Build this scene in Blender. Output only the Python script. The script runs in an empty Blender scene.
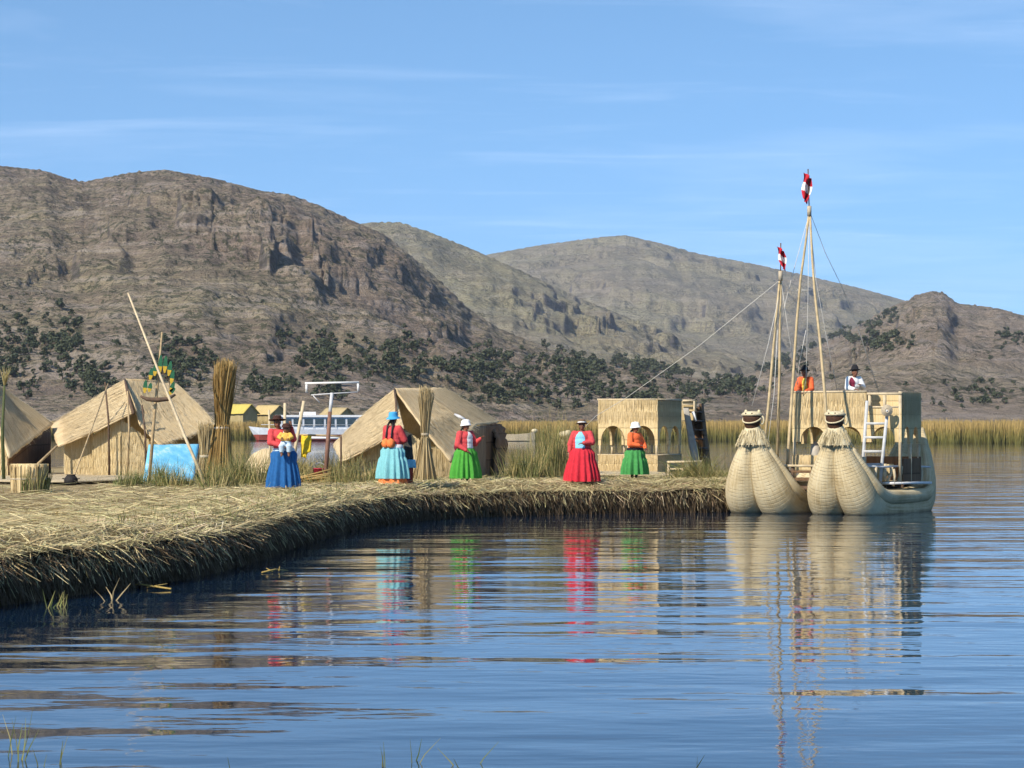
import bpy, math, random
import numpy as np
from mathutils import Vector, Matrix
random.seed(7); RNG = np.random.default_rng(11)
scene = bpy.context.scene
col = scene.collection
R = math.radians
F = 2560.0; HZ = 425.0; CAMH = 2.24; HAZE = 8.5e-5          # focal length in pixels, horizon row, eye height above the water
def P(px, py, Y):                              # measured picture point at a chosen distance -> metres
    return Vector(((px-512)*Y/F, Y, CAMH-(py-HZ)*Y/F))

# ------------------------------------------------------------------ noise
_perm = np.random.default_rng(3).permutation(512).astype(np.int64)
def _grad(ix, iy, seed):
    h = _perm[(_perm[(ix+seed*17) & 511] + iy) & 511]
    a = h*(2*np.pi/512.0)
    return np.cos(a), np.sin(a)
def perlin(x, y, seed=0):
    x = np.asarray(x, float); y = np.asarray(y, float)
    ix = np.floor(x).astype(np.int64); iy = np.floor(y).astype(np.int64)
    fx = x-ix; fy = y-iy
    u = fx*fx*fx*(fx*(fx*6-15)+10); v = fy*fy*fy*(fy*(fy*6-15)+10)
    def d(ox, oy):
        gx, gy = _grad(ix+ox, iy+oy, seed)
        return gx*(fx-ox)+gy*(fy-oy)
    a = d(0,0)*(1-u)+d(1,0)*u; b = d(0,1)*(1-u)+d(1,1)*u
    return (a*(1-v)+b*v)*1.5
def fbm(x, y, oct=4, seed=0, gain=.5):
    s = 0; a = 1; f = 1
    for o in range(oct):
        s = s+a*perlin(x*f, y*f, seed+o); a *= gain; f *= 2.03
    return s
def ridged(x, y, oct=4, seed=0, gain=.5):
    s = 0; a = 1; f = 1
    for o in range(oct):
        s = s+a*(1-np.abs(perlin(x*f, y*f, seed+o))*2); a *= gain; f *= 2.03
    return s
def sstep(a, b, x):
    t = np.clip((x-a)/(b-a), 0, 1); return t*t*(3-2*t)

# ------------------------------------------------------------------ mesh helpers
class MB:
    def __init__(s): s.v = []; s.f = []; s.uv = []; s.mi = []
    def face(s, idx, uvs=None, m=0):
        s.f.append(tuple(idx)); s.uv.append(uvs if uvs else [(0, 0)]*len(idx)); s.mi.append(m)
    def box(s, c, size, M=None, m=0):
        n = len(s.v); hx, hy, hz = size[0]/2, size[1]/2, size[2]/2
        for dz in (-hz, hz):
            for dx, dy in ((-hx, -hy), (hx, -hy), (hx, hy), (-hx, hy)):
                p = Vector((dx, dy, dz))
                if M is not None: p = M @ p
                s.v.append(tuple(Vector(c)+p))
        sx, sy, sz = size
        s.face((n+3, n+2, n+1, n), [(0, sy), (sx, sy), (sx, 0), (0, 0)], m); s.face((n+4, n+5, n+6, n+7), [(0, 0), (sx, 0), (sx, sy), (0, sy)], m)
        for a, b, L in ((0, 1, sx), (1, 2, sy), (2, 3, sx), (3, 0, sy)):
            s.face((n+a, n+b, n+b+4, n+a+4), [(0, 0), (L, 0), (L, sz), (0, sz)], m)
        return s
    def bar(s, a, b, w, h=None, m=0):
        a = Vector(a); b = Vector(b); h = h or w
        z = (b-a); L = z.length; z.normalize()
        up = Vector((0, 0, 1)) if abs(z.z) < .95 else Vector((0, 1, 0))
        x = z.cross(up).normalized(); y = x.cross(z)
        M = Matrix((x, y, z)).transposed()
        return s.box((a+b)/2, (w, h, L), M, m)
    def tube(s, pts, rad, n=8, cap=True, m=0, squash=None):
        pts = [Vector(p) for p in pts]
        if not hasattr(rad, '__len__'): rad = [rad]*len(pts)
        t = [(pts[min(i+1, len(pts)-1)]-pts[max(i-1, 0)]).normalized() for i in range(len(pts))]
        up = Vector((0, 0, 1)) if abs(t[0].z) < .9 else Vector((1, 0, 0))
        x = t[0].cross(up).normalized(); b0 = len(s.v); L = 0; Ls = []
        for i, p in enumerate(pts):
            if i: L += (p-pts[i-1]).length
            Ls.append(L)
            x = (x-t[i]*x.dot(t[i])).normalized(); y = t[i].cross(x)
            for k in range(n):
                a = 2*math.pi*k/n
                s.v.append(tuple(p+(x*math.cos(a)+y*math.sin(a))*rad[i]))
        for i in range(len(pts)-1):
            for k in range(n):
                k2 = (k+1) % n; r = max(rad)
                u0 = k/n*2*math.pi*r; u1 = (k+1)/n*2*math.pi*r
                s.face((b0+i*n+k, b0+i*n+k2, b0+(i+1)*n+k2, b0+(i+1)*n+k), [(u0, Ls[i]), (u1, Ls[i]), (u1, Ls[i+1]), (u0, Ls[i+1])], m)
        if cap:
            s.face([b0+k for k in range(n)][::-1], None, m); e = b0+(len(pts)-1)*n
            s.face([e+k for k in range(n)], None, m)
        return s
    def ell(s, c, r, nu=14, nv=9, M=None, m=0):
        b = len(s.v); c = Vector(c)
        for j in range(nv+1):
            th = math.pi*j/nv
            for k in range(nu):
                a = 2*math.pi*k/nu
                p = Vector((r[0]*math.sin(th)*math.cos(a), r[1]*math.sin(th)*math.sin(a), r[2]*math.cos(th)))
                if M is not None: p = M @ p
                s.v.append(tuple(c+p))
        for j in range(nv):
            for k in range(nu):
                k2 = (k+1) % nu
                s.face((b+j*nu+k, b+(j+1)*nu+k, b+(j+1)*nu+k2, b+j*nu+k2), None, m)
        return s
    def lathe(s, prof, c=(0, 0, 0), n=24, sx=1, sy=1, M=None, wob=None, m=0, capb=False, capt=False):
        b = len(s.v); c = Vector(c); L = 0
        for j, (r, z) in enumerate(prof):
            for k in range(n):
                a = 2*math.pi*k/n
                rr = r*(1+(wob(a, j/(len(prof)-1)) if wob else 0))
                p = Vector((rr*sx*math.cos(a), rr*sy*math.sin(a), z))
                if M is not None: p = M @ p
                s.v.append(tuple(c+p))
        for j in range(len(prof)-1):
            for k in range(n):
                k2 = (k+1) % n
                u0 = k/n*6.28*prof[j][0]; u1 = (k+1)/n*6.28*prof[j][0]
                s.face((b+j*n+k, b+j*n+k2, b+(j+1)*n+k2, b+(j+1)*n+k), [(u0, prof[j][1]), (u1, prof[j][1]), (u1, prof[j+1][1]), (u0, prof[j+1][1])], m)
        if capb: s.face([b+k for k in range(n)][::-1], None, m)
        if capt:
            e = b+(len(prof)-1)*n; s.face([e+k for k in range(n)], None, m)
        return s
    def sheet(s, rows, nu=16, nv=16, th=.03, sag=0, rag=0, bump=.0, swap=False, m=0):
        """rows: control points rows[j][i]; dense bilinear sheet with thickness, sag and a ragged rim"""
        rj = len(rows); ri = len(rows[0])
        def at(u, v):
            a = u*(ri-1); b = v*(rj-1); i = min(int(a), ri-2); j = min(int(b), rj-2); fu = a-i; fv = b-j
            p = rows[j][i]*(1-fu)*(1-fv)+rows[j][i+1]*fu*(1-fv)+rows[j+1][i]*(1-fu)*fv+rows[j+1][i+1]*fu*fv
            p = Vector(p); p.z -= sag*4*v*(1-v)*(.4+.6*4*u*(1-u)); return p
        G = [[at(i/nu, j/nv) for i in range(nu+1)] for j in range(nv+1)]
        ph = random.random()*50
        N = [[None]*(nu+1) for _ in range(nv+1)]
        for j in range(nv+1):
            for i in range(nu+1):
                du = G[j][min(i+1, nu)]-G[j][max(i-1, 0)]; dv = G[min(j+1, nv)][i]-G[max(j-1, 0)][i]
                n_ = du.cross(dv)
                N[j][i] = n_.normalized() if n_.length > 1e-9 else Vector((0, 0, 1))
        LU = sum((G[0][i+1]-G[0][i]).length for i in range(nu))*.5+sum((G[nv][i+1]-G[nv][i]).length for i in range(nu))*.5
        LV = sum((G[j+1][nu//2]-G[j][nu//2]).length for j in range(nv))
        b = len(s.v)
        for sd in (0, 1):
            for j in range(nv+1):
                for i in range(nu+1):
                    p = G[j][i]+N[j][i]*((.5-sd)*th+bump*float(perlin(i*.45+ph, j*.45+ph)))
                    if rag and j == nv: p = p+(G[nv][i]-G[nv-1][i]).normalized()*random.uniform(-rag, rag)
                    s.v.append(tuple(p))
        st = (nu+1)*(nv+1)
        def uv(i, j): 
            a, c = i/nu*LU, j/nv*LV
            return (c, a) if swap else (a, c)
        for j in range(nv):
            for i in range(nu):
                q = [(i, j), (i+1, j), (i+1, j+1), (i, j+1)]; ids = [b+jj*(nu+1)+ii for ii, jj in q]
                s.face(ids, [uv(*c) for c in q], m)
                s.face([x+st for x in ids][::-1], [uv(*c) for c in q][::-1], m)
        def rim(seq):
            for (i0, j0), (i1, j1) in zip(seq[:-1], seq[1:]):
                a = b+j0*(nu+1)+i0; c = b+j1*(nu+1)+i1
                s.face((c, a, a+st, c+st), [uv(i1, j1), uv(i0, j0), uv(i0, j0), uv(i1, j1)], m)
        rim([(i, 0) for i in range(nu+1)]); rim([(nu, j) for j in range(nv+1)])
        rim([(i, nv) for i in range(nu, -1, -1)]); rim([(0, j) for j in range(nv, -1, -1)])
        return s
    def build(s, name, mat, parent=None, smooth=True, mods=None):
        off = Vector((0, 0, 0)); q = parent
        while q is not None: off = off+q.location; q = q.parent
        me = bpy.data.meshes.new(name)
        me.from_pydata([tuple(Vector(v)-off) for v in s.v], [], s.f)
        uvl = me.uv_layers.new(name='UVMap')
        flat = [c for f in s.uv for p in f for c in p]
        uvl.data.foreach_set('uv', flat)
        for m_ in (mat if isinstance(mat, (list, tuple)) else [mat]): me.materials.append(m_)
        me.polygons.foreach_set('material_index', s.mi)
        me.polygons.foreach_set('use_smooth', [smooth]*len(s.f)); me.update()
        return link(name, me, parent)
def link(name, me, parent=None):
    o = bpy.data.objects.new(name, me); col.objects.link(o)
    if parent is not None: o.parent = parent
    return o
def quads_mesh(name, V, Q, mat, parent=None, smooth=False, mi=None):
    me = bpy.data.meshes.new(name); nv, nq = len(V), len(Q)
    me.vertices.add(nv); me.vertices.foreach_set('co', np.asarray(V, np.float32).ravel())
    me.loops.add(nq*4); me.loops.foreach_set('vertex_index', np.asarray(Q, np.int32).ravel())
    me.polygons.add(nq); me.polygons.foreach_set('loop_start', np.arange(0, nq*4, 4, dtype=np.int32))
    me.polygons.foreach_set('loop_total', np.full(nq, 4, np.int32))
    for m_ in (mat if isinstance(mat, (list, tuple)) else [mat]): me.materials.append(m_)
    if mi is not None: me.polygons.foreach_set('material_index', np.asarray(mi, np.int32))
    me.polygons.foreach_set('use_smooth', np.full(nq, smooth)); me.update(calc_edges=True); me.validate()
    return link(name, me, parent)
def blades_arrays(base, d, length, width, bend=0.0, face=None, tipw=.25, side=None):
    """base (n,3), unit direction d (n,3); each blade two quads, bending sideways"""
    n = len(base); d = d/np.linalg.norm(d, axis=1, keepdims=True)
    length = np.broadcast_to(length, n)[:, None]; width = np.broadcast_to(width, n)[:, None]
    a = RNG.uniform(0, 2*np.pi, n) if face is None else face
    s = np.stack([np.cos(a), np.sin(a), np.zeros(n)], 1) if side is None else side/np.linalg.norm(side, axis=1, keepdims=True)
    s = s-d*(s*d).sum(1, keepdims=True); s /= np.linalg.norm(s, axis=1, keepdims=True)+1e-9
    bd = np.stack([RNG.normal(0, 1, n), RNG.normal(0, 1, n), -np.abs(RNG.normal(0, .6, n))], 1)*bend
    mid = base+d*length*.55+bd*length*.25; tip = base+d*length+bd*length
    w = width/2
    V = np.stack([base-s*w, base+s*w, mid-s*w*.85, mid+s*w*.85, tip-s*w*tipw, tip+s*w*tipw], 1).reshape(-1, 3)
    i = np.arange(n)[:, None]*6
    Q = np.concatenate([i+np.array([[0, 1, 3, 2]]), i+np.array([[2, 3, 5, 4]])], 0)
    return V, Q
def blades(name, mat, parent, *a, off=(0, 0, 0), **k):
    V, Q = blades_arrays(*a, **k)
    return quads_mesh(name, V-np.array(off), Q, mat, parent)
def facing(rows, n, ln, mat, parent, name='reed_facing', off=.03, wid=(.007, .015), vr=(0, 1), out=(-.55, -.6, .6)):
    """single stalks lying on a sheet of matting, along its v direction, on the side towards the light"""
    rj = len(rows); ri = len(rows[0]); A_ = np.array([[tuple(p) for p in r] for r in rows])
    def at(u, v):
        a = u*(ri-1); b = v*(rj-1); i = np.minimum(a.astype(int), ri-2); j = np.minimum(b.astype(int), rj-2); fu = (a-i)[:, None]; fv = (b-j)[:, None]
        return A_[j, i]*(1-fu)*(1-fv)+A_[j, i+1]*fu*(1-fv)+A_[j+1, i]*(1-fu)*fv+A_[j+1, i+1]*fu*fv
    u = RNG.random(n)*.998; v = vr[0]+RNG.random(n)*(vr[1]-vr[0])*.97
    p = at(u, v); e = 1e-3
    du = at(np.minimum(u+e, .999), v)-at(np.maximum(u-e, 0), v); dv = at(u, np.minimum(v+e, .9999))-at(u, np.maximum(v-e, 0))
    dv /= np.linalg.norm(dv, axis=1, keepdims=True); nn = np.cross(du, dv); nn /= np.linalg.norm(nn, axis=1, keepdims=True)+1e-12
    nn *= np.where((nn @ np.array(out, float)) < 0, -1, 1)[:, None]
    d = dv+RNG.normal(0, .035, (n, 3))+nn*RNG.normal(.01, .02, n)[:, None]
    o = np.zeros(3); q = parent
    while q is not None: o = o+np.array(q.location); q = q.parent
    L = ln*RNG.uniform(.5, 1.1, n)
    return blades(name, mat, parent, p+nn*(off+RNG.uniform(0, .012, n))[:, None]-dv*L[:, None]*.15, d, L, RNG.uniform(*wid, n), bend=.02, side=du, tipw=.6, off=o)
def empty(name, loc, label, cat, group=None):
    o = bpy.data.objects.new(name, None); o.empty_display_size = .2; o.location = loc; col.objects.link(o)
    return tag(o, label, cat, group)
def tag(o, label=None, cat=None, group=None, kind=None):
    if label: o['label'] = label
    if cat: o['category'] = cat
    if group: o['group'] = group
    if kind: o['kind'] = kind
    return o
def baked(mb, voxel, name, mat, parent=None, smooth_it=4):
    """union of overlapping shapes remeshed into one continuous skin"""
    me = bpy.data.meshes.new(name+'_tmp')
    me.from_pydata(mb.v, [], mb.f); me.update()
    o = bpy.data.objects.new(name+'_tmp', me); col.objects.link(o)
    r = o.modifiers.new('r', 'REMESH'); r.mode = 'VOXEL'; r.voxel_size = voxel; r.use_smooth_shade = True
    if smooth_it:
        sm = o.modifiers.new('s', 'SMOOTH'); sm.iterations = smooth_it; sm.factor = .5
    dg = bpy.context.evaluated_depsgraph_get(); dg.update()
    ne = bpy.data.meshes.new_from_object(o.evaluated_get(dg))
    bpy.data.objects.remove(o); bpy.data.meshes.remove(me)
    ne.name = name; ne.materials.clear()
    for m_ in (mat if isinstance(mat, (list, tuple)) else [mat]): ne.materials.append(m_)
    for p in ne.polygons: p.use_smooth = True; p.material_index = 0
    return ne

# ------------------------------------------------------------------ materials
class NT:
    def __init__(s, name):
        s.m = bpy.data.materials.new(name); s.m.use_nodes = True; s.t = s.m.node_tree; s.t.nodes.clear()
        s.out = s.n('ShaderNodeOutputMaterial'); s.b = s.n('ShaderNodeBsdfPrincipled'); s.l(s.b.outputs[0], s.out.inputs[0])
    def n(s, typ, **k):
        x = s.t.nodes.new(typ)
        for a, v in k.items(): setattr(x, a, v)
        return x
    def l(s, a, b): s.t.links.new(a, b)
    def put(s, x, v):
        if hasattr(v, 'is_linked') or hasattr(v, 'links'): s.l(v, x)
        else: x.default_value = v
    def coord(s, kind='Object', scale=(1, 1, 1)):
        c = s.n('ShaderNodeTexCoord'); mp = s.n('ShaderNodeMapping'); mp.inputs['Scale'].default_value = scale
        s.l(c.outputs[kind], mp.inputs[0]); return mp.outputs[0]
    def noise(s, vec, scale=1, detail=4, rough=.55, dist=0):
        x = s.n('ShaderNodeTexNoise'); s.l(vec, x.inputs['Vector']); x.inputs['Scale'].default_value = scale
        x.inputs['Detail'].default_value = detail; x.inputs['Roughness'].default_value = rough; x.inputs['Distortion'].default_value = dist
        return x.outputs['Fac']
    def ramp(s, fac, stops):
        r = s.n('ShaderNodeValToRGB'); s.l(fac, r.inputs[0]); e = r.color_ramp.elements
        while len(e) < len(stops): e.new(.5)
        for k, (p, c) in enumerate(stops): e[k].position = p; e[k].color = (*c, 1) if len(c) == 3 else c
        return r.outputs[0]
    def mix(s, f, a, b, mode='MIX'):
        x = s.n('ShaderNodeMix', data_type='RGBA', blend_type=mode)
        s.put(x.inputs[0], f)
        for sk, v in ((x.inputs[6], a), (x.inputs[7], b)):
            if isinstance(v, tuple): sk.default_value = (*v, 1) if len(v) == 3 else v
            else: s.l(v, sk)
        return x.outputs[2]
    def math(s, op, a, b=0.0, clamp=False):
        x = s.n('ShaderNodeMath', operation=op, use_clamp=clamp); s.put(x.inputs[0], a); s.put(x.inputs[1], b); return x.outputs[0]
    def mr(s, v, a, b, c=0.0, d=1.0):
        x = s.n('ShaderNodeMapRange'); s.l(v, x.inputs[0])
        for i, q in enumerate((a, b, c, d)): x.inputs[i+1].default_value = q
        return x.outputs[0]
    def bump(s, h, dist=.01, strength=1.0):
        x = s.n('ShaderNodeBump'); x.inputs['Distance'].default_value = dist; x.inputs['Strength'].default_value = strength
        s.l(h, x.inputs['Height']); s.l(x.outputs[0], s.b.inputs['Normal'])
    def fin(s, color, rough=.8, spec=.3, metal=0, **k):
        s.put(s.b.inputs['Base Color'], (*color, 1) if isinstance(color, tuple) and len(color) == 3 else color)
        s.put(s.b.inputs['Roughness'], rough); s.b.inputs['Specular IOR Level'].default_value = spec; s.b.inputs['Metallic'].default_value = metal
        return s.m
def simple(name, c, var=.25, scale=6, rough=.75, spec=.3, metal=0, bump=0):
    t = NT(name); co = t.coord('Object'); f = t.noise(co, scale, 5, .6)
    a = tuple(x*(1-var) for x in c); b = tuple(min(1, x*(1+var)) for x in c)
    colr = t.ramp(f, [(.3, a), (.7, b)])
    if bump: t.bump(f, bump)
    return t.fin(colr, rough, spec, metal)
def mat_reedmat(name, dark, mid, light, seam=0.0, stalk=55, seamdark=.35, streak=1.0, seamstr=.6):
    """reed matting: stalks along UV v, optional sewn seams every `seam` metres"""
    t = NT(name); uv = t.coord('UV')
    fine = t.noise(t.coord('UV', (stalk, 1.3, 1)), 1, 3, .6)
    wide = t.noise(t.coord('UV', (6, .7, 1)), 1, 4, .6)
    blot = t.noise(t.coord('Object', (1, 1, 1)), .9, 5, .6)
    f = t.math('ADD', t.math('MULTIPLY', fine, .55*streak), t.math('ADD', t.math('MULTIPLY', wide, .3), t.math('MULTIPLY', blot, .25)))
    c = t.ramp(f, [(.38, dark), (.53, mid), (.68, light)])
    h = fine
    if seam:
        sep = t.n('ShaderNodeSeparateXYZ'); t.l(uv, sep.inputs[0])
        w = t.math('ADD', sep.outputs[1], t.math('MULTIPLY', wide, .05))
        fr = t.math('FRACT', t.math('DIVIDE', w, seam))
        line = t.math('LESS_THAN', fr, .07)
        sh = t.mr(fr, .0, 1, .90, 1.04)
        c = t.mix(1.0, c, sh, 'MULTIPLY')
        c = t.mix(t.math('MULTIPLY', line, seamstr), c, tuple(x*seamdark for x in mid))
        h = t.math('SUBTRACT', fine, t.math('MULTIPLY', line, 1.5))
    t.bump(h, .012); return t.fin(c, .85, .15)
def mat_blade(name, cols, patch=.15):
    """each stalk its own tint (random per mesh island) with larger patches"""
    t = NT(name); g = t.n('ShaderNodeNewGeometry'); ptc = t.noise(t.coord('Object'), patch, 3, .6)
    f = t.math('ADD', t.math('MULTIPLY', g.outputs['Random Per Island'], .6), t.math('MULTIPLY', t.mr(ptc, .3, .7), .4))
    n = len(cols); c = t.ramp(f, [(i/(n-1)*.9+.05, cc) for i, cc in enumerate(cols)])
    return t.fin(c, .7, .25)

M = {}
M['roof'] = mat_reedmat('roof_matting', (.39, .28, .145), (.56, .43, .25), (.66, .54, .34), 0, 22, streak=1.1)
M['wallmat'] = mat_reedmat('wall_matting', (.36, .26, .12), (.56, .43, .22), (.70, .57, .33), .42, 34)
M['darkmat'] = mat_reedmat('dark_matting', (.10, .055, .03), (.17, .10, .055), (.24, .15, .085), .5, 30)
M['panel'] = mat_reedmat('panel_matting', (.40, .28, .125), (.57, .43, .215), (.68, .54, .30), .36, 30, .5, 1.25, .38)
M['hull'] = None
M['straw'] = mat_blade('loose_straw', [(.20, .145, .075), (.36, .275, .14), (.54, .43, .23), (.62, .53, .29), (.50, .47, .22), (.42, .29, .18), (.78, .69, .46)], .35)
M['hang'] = mat_blade('hanging_straw', [(.042, .028, .016), (.085, .058, .031), (.14, .095, .05), (.07, .05, .027), (.23, .17, .09)], .5)  # rotting reed, tints also darkened for the shade on the bank
M['reedbed'] = mat_blade('far_reeds', [(.10, .12, .03), (.21, .17, .05), (.34, .24, .075), (.28, .21, .065), (.40, .29, .10)], .035)
M['greenreed'] = mat_blade('green_reed', [(.04, .065, .016), (.085, .115, .03), (.14, .16, .05), (.26, .23, .09), (.42, .34, .16)], .8)
M['dryreed'] = mat_blade('dry_reed', [(.17, .13, .05), (.30, .24, .09), (.42, .33, .14), (.14, .15, .05), (.52, .42, .21)], .8)
M['roofstalk'] = mat_blade('roof_stalks', [(.47, .35, .185), (.60, .47, .265), (.68, .54, .32), (.74, .61, .385), (.56, .43, .24)], .5)
M['wallstalk'] = mat_blade('wall_stalks', [(.36, .26, .12), (.52, .40, .20), (.62, .49, .27), (.70, .58, .35), (.46, .35, .17)], .5)
M['darkstalk'] = mat_blade('dark_stalks', [(.09, .05, .028), (.15, .09, .05), (.22, .14, .08), (.12, .075, .04)], .5)
M['panelstalk'] = mat_blade('panel_stalks', [(.36, .25, .115), (.51, .38, .185), (.60, .46, .245), (.67, .53, .30), (.45, .33, .155)], .5)
M['sheaf'] = mat_blade('sheaf_stalks', [(.19, .11, .03), (.30, .19, .06), (.40, .27, .10), (.46, .34, .14)], .8)
M['palesheaf'] = mat_blade('pale_stalks', [(.30, .21, .10), (.42, .32, .16), (.53, .42, .23), (.22, .15, .07)], .8)
M['pole'] = simple('bare_pole_wood', (.42, .31, .17), .3, 9)
M['paleplank'] = simple('pale_plank', (.55, .45, .29), .22, 7)
M['darkpole'] = simple('dark_wood', (.11, .07, .045), .35, 9)
M['rope'] = simple('rope_fibre', (.45, .38, .27), .2, 30)
M['white'] = simple('white_paint', (.78, .78, .76), .08, 5, .45)
M['greymetal'] = simple('grey_metal', (.55, .56, .57), .12, 10, .45, .5)
M['glass'] = simple('dark_glass', (.035, .05, .055), .4, 2, .12, .5)
M['redpaint'] = simple('red_paint', (.30, .06, .04), .2, 4)
M['yellowcloth'] = simple('yellow_cloth', (.72, .52, .03), .15, 12, .85)
M['black'] = simple('black_dirt', (.02, .017, .015), .4, 10)
M['skin'] = simple('skin_brown', (.21, .095, .055), .12, 25, .5)
M['lip'] = simple('lips', (.19, .055, .045), .1, 30, .5)
M['hair'] = simple('black_hair', (.012, .010, .009), .4, 40, .45)
M['eye'] = simple('eye_dark', (.02, .015, .012), .2, 30, .2)
M['shoe'] = simple('dark_shoe', (.035, .022, .018), .3, 20, .5)
M['figdark'] = simple('figurehead_brown', (.06, .026, .012), .4, 20)
def cloth(n, c, var=.16):
    if n not in M: 
        t = NT(n); f = t.noise(t.coord('Object'), 16, 5, .65); w = t.noise(t.coord('Object', (1, 1, .25)), 45, 2, .5)
        cc = t.ramp(f, [(.28, tuple(x*(1-var) for x in c)), (.72, tuple(min(1, x*(1+var)) for x in c))])
        t.bump(w, .006); M[n] = t.fin(cc, .88, .15)
    return M[n]
# bound totora hull: stalks along the bundle, bindings round it
t = NT('hull_bundle'); co = t.coord('UV', (34, .45, 1)); fine = t.noise(co, 1, 3, .6)
uvw = t.coord('UV'); sep = t.n('ShaderNodeSeparateXYZ'); t.l(uvw, sep.inputs[0])
blot = t.noise(t.coord('Object'), 1.6, 5, .6)
wv = t.math('ADD', sep.outputs[1], t.math('MULTIPLY', t.noise(t.coord('UV', (1.2, .6, 1)), 1, 3), .10))
fr = t.math('FRACT', t.math('DIVIDE', wv, .075)); ln = t.mr(t.math('ABSOLUTE', t.math('SUBTRACT', fr, .5)), .38, .5)
c = t.ramp(t.math('ADD', t.math('MULTIPLY', fine, .5), t.math('MULTIPLY', blot, .5)), [(.36, (.40, .30, .15)), (.5, (.60, .49, .29)), (.66, (.70, .61, .40))])
ln2 = t.math('MULTIPLY', ln, t.mr(t.noise(t.coord('UV', (2, 3, 1)), 1, 4), .38, .66, .0, .8))
c = t.mix(t.math('MULTIPLY', ln2, .27), c, (.26, .165, .085))
geo = t.n('ShaderNodeNewGeometry'); sz = t.n('ShaderNodeSeparateXYZ'); t.l(geo.outputs['Position'], sz.inputs[0])
wet = t.mr(t.math('ADD', sz.outputs[2], t.math('MULTIPLY', blot, .12)), .13, .02)     # the wet band at the waterline
c = t.mix(t.math('MULTIPLY', wet, .85), c, (.05, .045, .03))
t.bump(t.math('SUBTRACT', fine, t.math('MULTIPLY', ln2, 1.2)), .02); M['hull'] = t.fin(c, .8, .2)
# ground of rotting reed under the loose straw
t = NT('reed_ground'); co = t.coord('Object'); a = t.noise(co, .5, 6, .65); b = t.noise(t.coord('Object', (3, 14, 1)), 1, 4, .7)
c = t.ramp(t.math('ADD', t.math('MULTIPLY', a, .5), t.math('MULTIPLY', b, .5)), [(.33, (.09, .062, .03)), (.48, (.28, .21, .11)), (.58, (.42, .33, .17)), (.72, (.54, .45, .24))])
t.bump(b, .05); M['ground'] = t.fin(c, .95, .1)
t = NT('shaded_bank_reed'); b = t.noise(t.coord('Object', (9, 9, 1.2)), 1, 4, .7)
c = t.ramp(b, [(.3, (.016, .011, .007)), (.55, (.042, .029, .016)), (.75, (.09, .064, .034))]); t.bump(b, .08); M['bank'] = t.fin(c, .95, .1)  # dark colour holds the overhang's shade as well as wet rotting reed
# blue painted board
t = NT('blue_board'); a = t.noise(t.coord('Object', (3, 3, .8)), 1, 5, .65)
M['board'] = t.fin(t.ramp(a, [(.38, (.13, .46, .72)), (.55, (.22, .58, .80)), (.68, (.55, .75, .85))]), .6, .3)
# water
t = NT('lake_water')
g = t.coord('Object')
h1 = t.noise(t.coord('Object', (.12, .40, 1)), 1, 2, .5, .3)
h2 = t.noise(t.coord('Object', (.7, 1.5, 1)), 1, 2, .5)
h3 = t.noise(t.coord('Object', (2.6, 4.4, 1)), 1, 2, .5)
calm = t.mr(t.noise(t.coord('Object', (.035, .03, 1)), 1, 3, .5), .35, .65, .45, 1.15)
h = t.math('ADD', t.math('MULTIPLY', h1, .052), t.math('MULTIPLY', t.math('ADD', t.math('MULTIPLY', h2, .0145), t.math('MULTIPLY', h3, .0030)), calm))
t.bump(h, 1.0); M['water'] = t.fin((.004, .016, .040), .03, .5); t.b.inputs['IOR'].default_value = 1.28
# ------------------------------------------------------------------ camera, light, sky
cam_d = bpy.data.cameras.new('camera'); cam = bpy.data.objects.new('camera', cam_d); col.objects.link(cam)
cam_d.sensor_width = 36; cam_d.lens = F/1024*36; cam_d.shift_y = (HZ-384)/1024
cam.location = (0, 0, CAMH); cam.rotation_euler = (R(90), 0, 0); cam_d.clip_start = .5; cam_d.clip_end = 40000
scene.camera = cam
EL, AZ = R(38), R(48)                        # sun to the left, a little behind the camera
sd = Vector((-math.cos(AZ)*math.cos(EL), -math.sin(AZ)*math.cos(EL), math.sin(EL)))
sun_d = bpy.data.lights.new('sun', 'SUN'); sun_d.energy = 4.0; sun_d.angle = R(.5); sun_d.color = (1, .90, .76)
sun = bpy.data.objects.new('sun', sun_d); col.objects.link(sun); sun.rotation_euler = sd.to_track_quat('Z', 'Y').to_euler(); sun.location = (-30, -10, 40)
w = bpy.data.worlds.new('World'); scene.world = w; w.use_nodes = True; nt = w.node_tree; nt.nodes.clear()
def wn(t, **k):
    x = nt.nodes.new(t)
    for a, v in k.items(): setattr(x, a, v)
    return x
wo = wn('ShaderNodeOutputWorld'); bg = wn('ShaderNodeBackground'); nt.links.new(bg.outputs[0], wo.inputs[0])
sky = wn('ShaderNodeTexSky'); sky.sky_type = 'NISHITA'; sky.sun_disc = False; sky.sun_elevation = EL; sky.sun_rotation = math.atan2(sd.x, sd.y)
sky.altitude = 3800; sky.air_density = 1.0; sky.dust_density = .15; sky.ozone_density = .35
tc = wn('ShaderNodeTexCoord'); sp = wn('ShaderNodeSeparateXYZ'); nt.links.new(tc.outputs['Generated'], sp.inputs[0])
mz = wn('ShaderNodeMath', operation='MULTIPLY_ADD'); mz.inputs[1].default_value = 1.25; mz.inputs[2].default_value = .12; nt.links.new(sp.outputs[2], mz.inputs[0])
cb = wn('ShaderNodeCombineXYZ'); nt.links.new(sp.outputs[0], cb.inputs[0]); nt.links.new(sp.outputs[1], cb.inputs[1]); nt.links.new(mz.outputs[0], cb.inputs[2])
nm = wn('ShaderNodeVectorMath', operation='NORMALIZE'); nt.links.new(cb.outputs[0], nm.inputs[0]); nt.links.new(nm.outputs[0], sky.inputs[0])
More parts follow.
